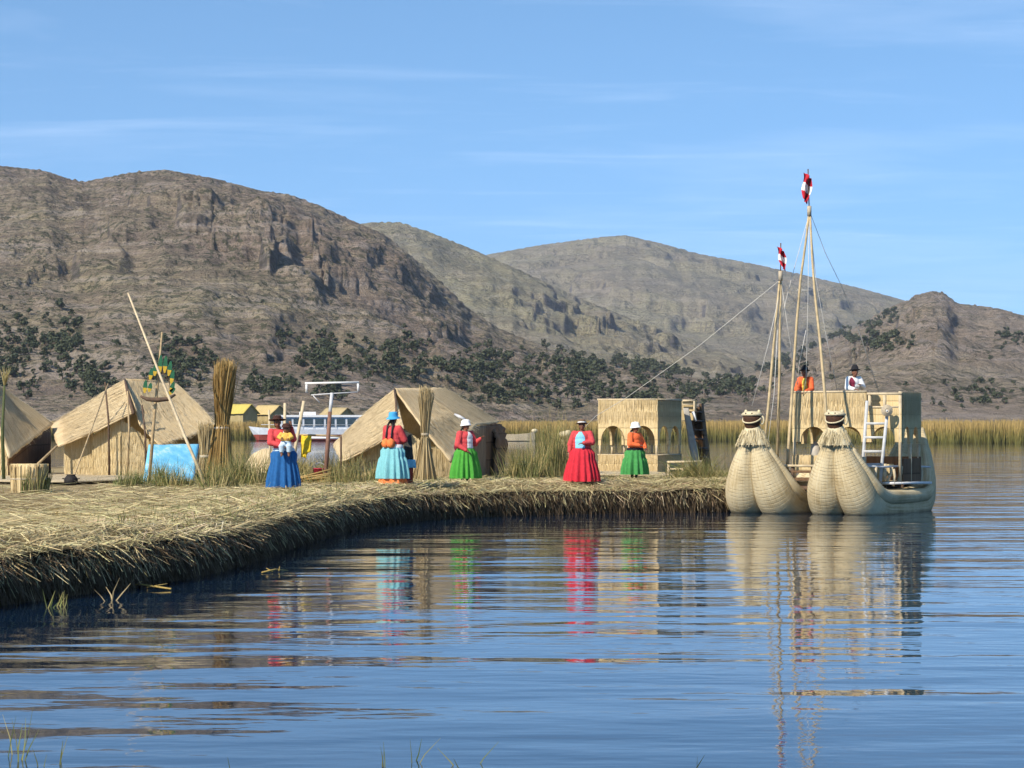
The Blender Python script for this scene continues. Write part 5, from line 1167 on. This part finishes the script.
# rowing boat beyond the reeds, and the small reed boat head
rb = empty('rowing_boat', Vector((P(516, 441, 350).x, 350, 0)), 'pale wooden rowing boat on the channel right of the wide hut', 'rowing boat')
mb = MB(); cx = rb.location.x; stt = [(-4.0, .5, 1.15), (-2, .75, 1.0), (0, .8, .98), (1.6, .6, 1.1), (2.6, .12, 1.35)]; ring = []
for u, hw, zs in stt:
    k0 = len(mb.v); 
    for v, z in ((-hw, zs), (-hw*.75, .1), (0, -.15), (hw*.75, .1), (hw, zs), (hw*.85, zs-.02), (hw*.6, .35), (-hw*.6, .35), (-hw*.85, zs-.02)): mb.v.append((cx+u, 350+v, z))
    ring.append(k0)
for a, b in zip(ring[:-1], ring[1:]):
    for k in range(9): mb.face((a+k, a+(k+1) % 9, b+(k+1) % 9, b+k))
mb.face([ring[-1]+k for k in range(9)]); mb.face([ring[0]+k for k in range(9)][::-1]); mb.build('hull', M['paleplank'], rb, False)
mb = MB(); [mb.bar((cx+u, 349.4, .75), (cx+u, 350.6, .75), .3, .06) for u in (-2.2, -.3)]; mb.build('seat', M['paleplank'], rb)
mb = MB(); mb.ell((cx+2.55, 350, 1.45), (.45, .3, .28), 10, 7); mb.build('bow_cap', M['panel2'], rb)
sb = empty('small_reed_boat', Vector((P(566, 450, 73.6).x, 73.6, gz(P(566, 450, 73.6).x, 73.6))), 'pale tied reed prow of a small canoe rising left of the woman in red', 'reed canoe')
mb = MB(); mb.tube([P(570, 474, 73.8), P(566, 452, 73.7), P(565.5, 440, 73.6), P(566, 433, 73.4)], [.20, .17, .13, .10], 12); mb.build('prow', M['hull'], sb)
mb = MB(); mb.ell(P(564.5, 434.5, 73.3), (.17, .14, .10), 14, 9); mb.ell(P(568, 433, 73.3), (.10, .10, .085), 12, 8); mb.build('head', M['panel2'], sb)
mb = MB(); mb.tube([P(566, 452, 73), P(579, 433, 73)], .02, 6); tag(mb.build('mooring_stake', M['pole']), 'thin stake slanting up beside the head of the small reed canoe', 'stake')
# apartment block on the far shore
ab = empty('apartment_building', P(922, 418, 760), 'brown and grey apartment block at the foot of the hill right of the boat', 'building')
M['blockbrown'] = simple('brown_render', (.24, .16, .125), .2, .3); M['blockgrey'] = simple('grey_render', (.33, .32, .31), .15, .3)
def bx(x0, y0, x1, y1, Y, dep, nm_, mt):
    a = P(x0, y0, Y); b = P(x1, y1, Y); mb = MB(); mb.box(((a.x+b.x)/2, Y+dep/2, (a.z+b.z)/2), (abs(b.x-a.x), dep, abs(a.z-b.z))); return mb.build(nm_, mt, ab, False)
bx(914.5, 403, 925, 420, 760, 5, 'wall', M['blockbrown']); bx(925.1, 404.5, 932.5, 420, 761, 4, 'wall', M['blockgrey']); bx(914, 402, 925.3, 403, 759.8, 5.4, 'roof', M['blockgrey'])
for i in range(3):
    for j in range(4):
        bx(915.6+i*3.1, 404.4+j*3.2, 917.4+i*3.1, 406.2+j*3.2, 759.9, .3, 'window', M['glass'])
for j in range(3): bx(926.2, 406+j*3.4, 931.5, 407.8+j*3.4, 760.9, .3, 'window', M['glass'])

# ------------------------------------------------------------------ people
def person(label, loc, H, face, garb, arms, bulk=1.0, lean=0.0, kneel=False, head_turn=0.0, group=None, sway=0.0):
    """face: degrees the figure turns, 0 looks at the camera, + turns to the viewer's right. local: x right, -y front"""
    loc = Vector(loc); ca, sa = math.cos(R(face)), math.sin(R(face))
    def W(x, y, z): 
        y2 = y-max(0, z-.5*H)*math.tan(R(lean)); x = x+max(0, z-.5*H)*math.tan(R(sway)); return loc+Vector((x*ca-y2*sa, x*sa+y2*ca, z))
    rot = Matrix.Rotation(R(face), 3, 'Z'); rl = rot
    hr = Matrix.Rotation(R(face+head_turn), 3, 'Z')
    k = bulk; h = H
    mb = MB()
    foot = -.0
    def seg(a, b, ra, rb, n=10, steps=4):
        a = Vector(a); b = Vector(b); mb.tube([a+(b-a)*i/steps for i in range(steps+1)], [ra+(rb-ra)*i/steps for i in range(steps+1)], n); mb.ell(a, (ra,)*3, 10, 6); mb.ell(b, (rb,)*3, 10, 6)
    for sg in (-1, 1):
        hip = W(sg*.085*k, .02, .52*h); knee = W(sg*.09, -.01, .285*h); ank = W(sg*.085, .03, .05*h)
        seg(hip, knee, .085*k, .058); seg(knee, ank, .055, .036)
        seg(W(sg*.088, .045, .028), W(sg*.10, -.13, .022), .036, .03)
    mb.ell(W(0, .01, .55*h), (.165*k, .125*k, .10*h), 16, 10, rot); mb.ell(W(0, 0, .64*h), (.145*k, .115*k, .10*h), 16, 10, rot); mb.ell(W(0, 0, .735*h), (.16*k, .115*k, .105*h), 16, 10, rot)
    seg(W(-.145*k, .01, .80*h), W(.145*k, .01, .80*h), .055, .055); seg(W(0, .01, .80*h), W(0, -.005, .875*h), .06, .05)
    hc = W(0, -.015, .93*h); hd = lambda x, y, z: hc+hr @ Vector((x, y, z))
    mb.ell(hc, (.074, .092, .108), 18, 14, hr); mb.ell(hd(0, -.035, -.055), (.052, .055, .058), 14, 9, hr); mb.ell(hd(0, -.098, -.012), (.014, .022, .026), 10, 7, hr); mb.ell(hd(0, -.082, .022), (.05, .016, .012), 10, 7, hr)
    mb.ell(hd(0, -.086, -.052), (.026, .012, .011), 10, 6, hr)
    for sg in (-1, 1): mb.ell(hd(sg*.076, .005, -.005), (.012, .024, .034), 8, 6, hr); mb.ell(hd(sg*.04, -.07, -.018), (.02, .02, .02), 8, 6, hr)
    elb = {}
    for sg, (ex, ey, ez), (wx, wy, wz) in ((-1, *arms[0]), (1, *arms[1])):
        sh = W(sg*.16*k, .01, .795*h); el = W(ex, ey, ez*h); wr = W(wx, wy, wz*h)
        seg(sh, el, .05, .042); seg(el, wr, .04, .028); elb[sg] = (sh, el, wr)
        d = (wr-el).normalized(); side = d.cross(Vector((0, 0, 1)) if abs(d.z) < .9 else rot @ Vector((0, -1, 0))).normalized(); up = side.cross(d)
        pc = wr+d*.05; Mh = Matrix((side, d, up)).transposed(); mb.ell(pc, (.038, .05, .017), 10, 7, Mh)
        for f_, (o_, ln_) in enumerate(((-.027, .062), (-.009, .072), (.009, .068), (.027, .052))):
            a = pc+side*o_+d*.035; b = a+d*ln_*.55-up*.006; c = b+d*ln_*.42-up*.022; mb.tube([a, b, c], [.0092, .0088, .0075], 7)
        a = pc-side*.032*sg-d*.012; mb.tube([a, a-side*.022*sg+d*.026-up*.004, a-side*.026*sg+d*.05-up*.012], [.011, .010, .008], 7)
    me = baked(mb, .0085, 'person', [M['skin'], M['lip'], M['shoe'], M['stock']])
    lip_c = hd(0, -.09, -.052)
    for p in me.polygons:
        c = Vector(p.center)
        if (c-lip_c).length < .027 and abs(c.z-lip_c.z) < .009: p.material_index = 1
        elif c.z-loc.z < .065: p.material_index = 2
        elif c.z-loc.z < .5*h and garb.get('stock', True) and (abs((rot.transposed() @ (c-loc)).x) < .2*k): p.material_index = 3
    me.transform(Matrix.Translation(-loc)); o = link('person', me); o.location = loc; tag(o, label, 'person', group or 'people on the island')
    for sg in (-1, 1):
        m2 = MB(); m2.ell(hd(sg*.032, -.083, -.002), (.014, .009, .008), 10, 7, hr); m2.build('eye', M['eye'], o)
    # hair
    m2 = MB(); m2.ell(hd(0, .018, .022), (.083, .092, .102), 18, 12, hr); m2.ell(hd(0, .055, -.045), (.066, .05, .08), 14, 9, hr); m2.build('hair', M['hair'], o)
    if garb.get('braids'):
        for sg in (-1, 1):
            m2 = MB(); pts = [hd(sg*.045, .085, -.06), hd(sg*.07, .13*k, -.17), W(sg*.075, .165*k, .70*h), W(sg*.07, .18*k, .63*h)]
            m2.tube(pts, [.026, .024, .02, .014], 8); m2.build('braid', M['hair'], o)
            if garb.get('tassel'):
                m2 = MB(); q = pts[-1]; m2.lathe([(.02, .0), (.085, -.05), (.10, -.13), (.085, -.20), (.02, -.22)], q+Vector((0, 0, .05)), 18, wob=lambda a, t: .14*math.sin(a*7+t*9)); m2.build('braid_tassel', garb['tassel'], o)
    # upper garment: torso and sleeves one skin
    mb = MB(); f = .028
    mb.ell(W(0, .005, .575*h), (.19*k, .155*k, .06*h), 18, 10, rot); mb.ell(W(0, .005, .61*h), (.188*k, .15*k, .085*h), 18, 10, rot); mb.ell(W(0, 0, .67*h), (.178*k, .148*k, .10*h), 18, 10, rot); mb.ell(W(0, 0, .745*h), (.185*k, .14*k, .095*h), 18, 10, rot)
    seg(W(-.135*k, .012, .80*h), W(.135*k, .012, .80*h), .072, .072)
    for sg in (-1, 1):
        sh, el, wr = elb[sg]; seg(sh, el, .082*k**.5, .078*k**.5); seg(el, wr-(wr-el).normalized()*.015, .072, .05)
    me = baked(mb, .014, 'top', [garb['top']], smooth_it=3)
    me.transform(Matrix.Translation(-loc)); tp = link(garb.get('topname', 'cardigan'), me, o)
    if 'bodice' in garb:                       # open front of the jacket: a layer laid over the chest
        bxw = garb.get('bw', .085)*k; vid = {}; vv = []; ff = []
        arms_ = [s_ for sg in (-1, 1) for s_ in ((elb[sg][0], elb[sg][1]), (elb[sg][1], elb[sg][2]))]
        for p in me.polygons:
            c = Vector(p.center)+loc; q = rot.transposed() @ (c-loc)
            if not (.555*h < q.z < .825*h and q.y < -.035 and abs(q.x-garb.get('bx', 0)-.15*(q.z-.7*h)*0) < bxw*(1.0 if q.z < .74*h else max(.25, 1-(q.z-.74*h)/(.12*h)))): continue
            near = False
            for a_, b_ in arms_[1::2]:
                ab_ = b_-a_; tt_ = max(0, min(1, (c-a_).dot(ab_)/ab_.length_squared))
                if (c-(a_+ab_*tt_)).length < .088: near = True
            if near: continue
            ids = []
            for v_ in p.vertices:
                if v_ not in vid: vid[v_] = len(vv); vv.append(me.vertices[v_].co+me.vertices[v_].normal*.009)
                ids.append(vid[v_])
            ff.append(ids)
        bm_ = bpy.data.meshes.new('bodice'); bm_.from_pydata([tuple(v_) for v_ in vv], [], ff); bm_.materials.append(garb['bodice']); bm_.polygons.foreach_set('use_smooth', [True]*len(ff)); bm_.update(); link('bodice', bm_, o)
    if 'apron' in garb:
        m2 = MB(); m2.lathe([(.225*k, .53*h), (.222*k, .555*h), (.20*k, .575*h)], loc, 28, 1, .84, rot); m2.build('waist_sash', garb['apron'], o)
    # gathered skirt
    if 'skirt' in garb:
        Rh = garb.get('hem', .45); z0 = garb.get('hemz', .05)*h; np_ = garb.get('pleats', 19); ph = random.random()*6
        wob = lambda a, t: (1-t)**.7*(.115*math.sin(np_*a+ph+1.2*math.sin(3*a+ph))+.05*math.sin(7*a+ph*2))
        mb = MB(); pr_ = [(Rh, z0), (Rh*.985, z0+.1*h), (Rh*.94, z0+.17*h), (Rh*.86, z0+.27*h), (Rh*.76, z0+.36*h if z0 < .08*h else z0+.31*h), (.215*k+.055, .49*h), (.205*k+.01, .535*h), (.195*k, .56*h)]
        mb.lathe(pr_, loc+W(0, 0, 0)*0, 96, 1, .86, rot, wob=wob); sk = mb.build('skirt', garb['skirt'], o)
        mb = MB(); mb.lathe([(Rh*.98, z0+.004), (Rh*.88, z0+.02), (Rh*.78, z0+.2*h)], loc, 96, 1, .86, rot, wob=wob); mb.build('petticoat', garb.get('under', garb['skirt']), sk)
        if 'under' in garb:
            mb = MB(); mb.lathe([(Rh*.88, .03*h), (Rh*.86, z0+.02*h)], loc, 72, 1, .86, rot, wob=wob); mb.build('underskirt', garb['under'], sk)
    if 'trouser' in garb:
        mb = MB()
        for sg in (-1, 1): seg(W(sg*.09, .02, .53*h), W(sg*.09, -.0, .285*h), .11*k, .085); seg(W(sg*.09, 0, .285*h), W(sg*.085, .03, .07*h), .083, .07)
        mb.ell(W(0, .01, .55*h), (.18*k, .145*k, .09*h), 16, 9, rot); me = baked(mb, .015, 'trousers', [garb['trouser']], smooth_it=2); me.transform(Matrix.Translation(-loc)); link('trousers', me, o)
    # hat
    hat = garb.get('hat')
    tilt = hr @ Matrix.Rotation(R(-6), 3, 'X')
    hb = hd(0, .006, .052)
    prof = {'bucket': [(.165, -.045), (.16, -.03), (.115, .0), (.105, .02), (.10, .085), (.085, .115), (.0, .122)],
            'wide': [(.19, .015), (.20, .005), (.19, -.005), (.12, .0), (.102, .01), (.10, .07), (.085, .105), (.0, .112)],
            'bowler': [(.15, .015), (.155, .005), (.145, -.005), (.105, .0), (.098, .02), (.095, .06), (.07, .10), (.0, .115)],
            'cap': [(.135, -.06), (.128, -.03), (.108, .01), (.105, .05), (.08, .095), (.0, .108)],
            'cone': [(.14, .0), (.135, .012), (.10, .015), (.085, .08), (.05, .14), (.0, .155)]}
    if hat:
        mb = MB(); mb.lathe(prof[hat[0]], hb, 28, 1, 1.12, tilt, wob=lambda a, t: .02*math.sin(3*a)*(1-t)); ho = mb.build('hat', hat[1], o)
        if len(hat) > 2: mb = MB(); mb.lathe([(.112, .012), (.112, .045)], hb, 28, 1, 1.12, tilt); mb.build('hat_band', hat[2], ho)
    return o
_cl = cloth
def cloth(n, c, var=.22):
    g = .3*c[0]+.6*c[1]+.1*c[2]; return _cl(n, tuple(x*.9+g*.1 for x in c), var)
M['stock'] = cloth('dark_stocking', (.05, .035, .03))
c_red = cloth('coral_red', (.62, .055, .06)); c_orange = cloth('orange_red', (.86, .14, .02)); c_pink = cloth('pink_red', (.62, .055, .09)); c_skred = cloth('scarlet_skirt', (.58, .012, .03), .2)
c_green = cloth('grass_green', (.055, .32, .025), .2); c_green2 = cloth('emerald_green', (.045, .27, .06), .2); c_turq = cloth('pale_turquoise', (.17, .47, .51), .14); c_blue = cloth('royal_blue', (.012, .11, .32), .2); c_dblue = cloth('deep_blue', (.010, .06, .19), .2)
c_white = cloth('white_cotton', (.78, .78, .76), .08); c_sky = cloth('sky_blue', (.22, .58, .78), .1); c_brown = cloth('brown_felt', (.06, .025, .018)); c_tan = cloth('tan_felt', (.17, .105, .06)); c_hatblue = cloth('hat_blue', (.04, .35, .66), .1)
c_black = cloth('black_felt', (.02, .02, .024)); c_org2 = cloth('tassel_orange', (.85, .20, .03)); c_yel = cloth('bright_yellow', (.80, .60, .04)); c_mar = cloth('maroon_wool', (.22, .02, .05)); c_oran = cloth('vest_orange', (.85, .12, .015)); c_yb = cloth('ochre_shawl', (.72, .42, .05)); c_lb = cloth('pale_blue_wrap', (.48, .62, .74), .1)
relax = [((-.27, .02, .62), (-.24, -.10, .50)), ((.27, .02, .62), (.24, -.10, .50))]
fold = [((-.27, -.03, .645), (-.05, -.25, .635)), ((.27, -.03, .645), (.05, -.25, .655))]
def stand(px, py, Yg):
    best = None
    for Y in np.arange(Yg-3, Yg+3, .1):
        x = (px-512)*Y/F
        if edge_dist(x, Y)[0] < .75 or (px > 330 and Y < np.interp(x, EP[:500, 0], EP[:500, 1])): continue
        e = abs(HZ+(CAMH-gz(x, Y)-.02)*F/Y-py)
        if best is None or e < best[0]: best = (e, Y)
    Y = best[1]; x = (px-512)*Y/F; return Vector((x, Y, gz(x, Y)+.02))
# the woman in blue carrying a child
pL = stand(284, 489, 59)
person('woman in brown hat and coral cardigan carrying a child, with a royal blue skirt', pL, 1.62, 14, dict(top=c_red, skirt=c_blue, hem=.37, hemz=.02, hat=('wide', c_brown), apron=c_lb, bodice=c_white, pleats=15), [((-.27, -.12, .65), (-.04, -.29, .60)), ((.27, -.10, .70), (.27, -.16, .86))], 1.12, 4, sway=-13)
bp = pL+Vector((.06, -.26, 1.06)); mb = MB(); K = 1.35; hc = bp+Vector((.02, -.02, .30))
mb.ell(hc, (.078, .084, .094), 18, 14); mb.ell(hc+Vector((0, -.082, -.008)), (.012, .016, .014), 8, 6); mb.ell(bp+Vector((0, 0, .07)), (.105, .09, .15), 14, 10); mb.tube([hc, bp+Vector((0, 0, .15))], [.042, .045], 8)
for sg in (-1, 1):
    mb.ell(hc+Vector((sg*.078, 0, -.005)), (.011, .018, .024), 8, 6); wr_ = bp+Vector((sg*.06, -.15, .07)); mb.tube([bp+Vector((sg*.09, -.02, .17)), bp+Vector((sg*.14, -.08, .10)), wr_], [.036, .030, .022], 8)
    mb.ell(wr_+Vector((0, -.02, -.005)), (.022, .026, .014), 8, 6)
    for f_ in range(4): q0 = wr_+Vector(((f_-1.5)*.012, -.035, -.005)); mb.tube([q0, q0+Vector((0, -.018, -.004)), q0+Vector((0, -.026, -.016))], [.0075, .007, .006], 6)
    q0 = wr_+Vector((-sg*.022, -.02, 0)); mb.tube([q0, q0+Vector((-sg*.014, -.014, 0))], [.008, .006], 6)
    mb.tube([bp+Vector((sg*.05, 0, -.04)), bp+Vector((sg*.09, -.12, -.10)), bp+Vector((sg*.08, -.08, -.28))], [.058, .048, .032], 8); mb.tube([bp+Vector((sg*.08, -.08, -.28)), bp+Vector((sg*.085, -.15, -.31))], [.03, .022], 8)
me = baked(mb, .008, 'person', [M['skin']]); me.transform(Matrix.Translation(-bp)); by = link('person', me); by.location = bp; tag(by, 'small child in brown cap, yellow top and blue trousers, carried by a woman', 'person', 'people on the island')
mb = MB(); mb.lathe([(.135, .01), (.14, .0), (.10, .012), (.092, .05), (.06, .09), (0, .10)], hc+Vector((0, .005, .03)), 22, 1.1, 1.0); mb.build('cap', c_brown, by)
mb = MB(); mb.ell(hc+Vector((0, .018, .012)), (.085, .086, .09), 16, 10); mb.build('hair', M['hair'], by)
mb = MB(); mb.ell(bp+Vector((0, -.005, .10)), (.135, .118, .125), 18, 12)
for sg in (-1, 1): mb.tube([bp+Vector((sg*.08, -.01, .19)), bp+Vector((sg*.15, -.08, .11)), bp+Vector((sg*.075, -.135, .08))], [.055, .05, .042], 10)
me = baked(mb, .010, 'top', [c_yb]); me.transform(Matrix.Translation(-bp)); link('top', me, by)
mb = MB(); mb.ell(bp+Vector((0, -.005, -.03)), (.125, .115, .10), 18, 12)
for sg in (-1, 1): mb.tube([bp+Vector((sg*.05, 0, -.04)), bp+Vector((sg*.09, -.12, -.10)), bp+Vector((sg*.08, -.09, -.22))], [.075, .065, .052], 10)
me = baked(mb, .010, 'trousers', [c_lb]); me.transform(Matrix.Translation(-bp)); link('trousers', me, by)
for sg in (-1, 1): mb = MB(); mb.ell(hc+Vector((sg*.03, -.076, .008)), (.010, .007, .007), 8, 6); mb.build('eye', M['eye'], by)
# turquoise skirt, seen from behind
pC = stand(393, 485.5, 63); person('woman in blue bucket hat with her back turned, pale turquoise skirt over red', pC, 1.70, 150, dict(top=c_red, skirt=c_turq, hem=.385, hemz=.10, under=c_org2, hat=('bucket', c_hatblue), apron=c_white, braids=True, tassel=c_org2, pleats=14), [((-.26, -.10, .64), (-.10, -.27, .60)), ((.26, -.08, .64), (.12, -.27, .66))], 1.12)
# woven textile standing on the ground beside her
tx = stand(407, 485.5, 63)+Vector((.05, .12, 0)); tr = empty('folded_blanket', tx, 'dark woven blanket with blue and red ends, hanging upright beside the turquoise skirt', 'blanket')
mb = MB(); mb.sheet([[tx+Vector((-.13, .0, 1.28)), tx+Vector((.05, 0, 1.24))], [tx+Vector((-.12, -.03, .62)), tx+Vector((.10, -.03, .62))]], 6, 12, .06, 0, .0, .03); mb.build('dark_cloth', cloth('dark_wool', (.05, .05, .045)), tr)
mb = MB(); mb.sheet([[tx+Vector((-.10, -.04, .62)), tx+Vector((.15, -.04, .62))], [tx+Vector((-.08, -.05, .42)), tx+Vector((.17, -.05, .42))]], 6, 6, .06, 0, .0, .03); mb.build('blue_end', c_sky, tr)
mb = MB(); mb.sheet([[tx+Vector((-.08, -.03, .42)), tx+Vector((.10, -.03, .42))], [tx+Vector((-.06, -.02, .0)), tx+Vector((.08, -.02, .0))]], 6, 6, .06, 0, .0, .03); mb.build('red_end', cloth('brick_red', (.40, .05, .03)), tr)
# green skirt, white hat
pG = stand(465.5, 483, 65); person('woman in white cap, coral cardigan and bright grass green skirt, before the wide hut', pG, 1.56, 42, dict(top=c_red, skirt=c_green, hem=.395, hemz=.075, hat=('cap', c_white), bodice=c_white, bx=.02, braids=True, tassel=c_mar, pleats=15), [((-.28, -.02, .62), (-.16, -.22, .53)), ((.27, -.06, .64), (.30, -.24, .72))], 1.15)
# red skirt
pD = stand(582, 482.5, 66); person('broad woman in tan banded hat, red jacket open on sky blue, scarlet skirt', pD, 1.56, -8, dict(top=c_red, skirt=c_skred, bw=.10, hem=.43, hemz=.02, hat=('bowler', c_tan, c_white), bodice=c_sky, bx=-.03, pleats=18), [((-.30, .02, .62), (-.32, -.04, .50)), ((.27, -.10, .66), (.06, -.26, .645))], 1.22, 0, head_turn=12)
# green skirt, orange cardigan
pE = stand(635, 480, 67); person('woman in white sun hat, orange cardigan and emerald green skirt, before the pavilion', pE, 1.50, 48, dict(top=c_orange, skirt=c_green2, hem=.38, hemz=.10, hat=('cap', c_white), apron=c_black, braids=True, pleats=15), [((-.27, -.05, .64), (-.12, -.25, .62)), ((.25, -.10, .62), (.12, -.26, .57))], 1.12)
# two on the upper deck of the boat, leaning on the parapet
Fz = 2.365
def deck_at(px, u): 
    # stand behind the parapet
    best = min((abs(512+Cn(u, v).x/Cn(u, v).y*F-px), v) for v in np.linspace(.1, Wc-.1, 120)); v = best[1]; q = Cn(u, v, Fz); return q
q = deck_at(806.5, .50); person('person in orange and yellow vest with dark cap, leaning over the boat parapet', q, 1.34, -20, dict(top=c_oran, trouser=cloth('dark_trousers', (.03, .035, .05)), hat=('cone', c_black), bodice=c_yel, bw=.07, topname='jacket'), [((-.20, -.22, .60), (-.06, -.42, .56)), ((.20, -.22, .60), (.08, -.42, .56))], .92, 22, group='people on the boat')
q = deck_at(852.5, .48); person('person in white shirt and black hat sitting behind the boat parapet', q, 1.34, 14, dict(top=c_white, trouser=cloth('dark_trousers', (.03, .035, .05)), hat=('cone', c_black), bodice=c_mar, bx=-.10, topname='shirt'), [((-.21, -.12, .62), (-.10, -.33, .60)), ((.22, -.12, .64), (.05, -.33, .68))], .95, 14, group='people on the boat')
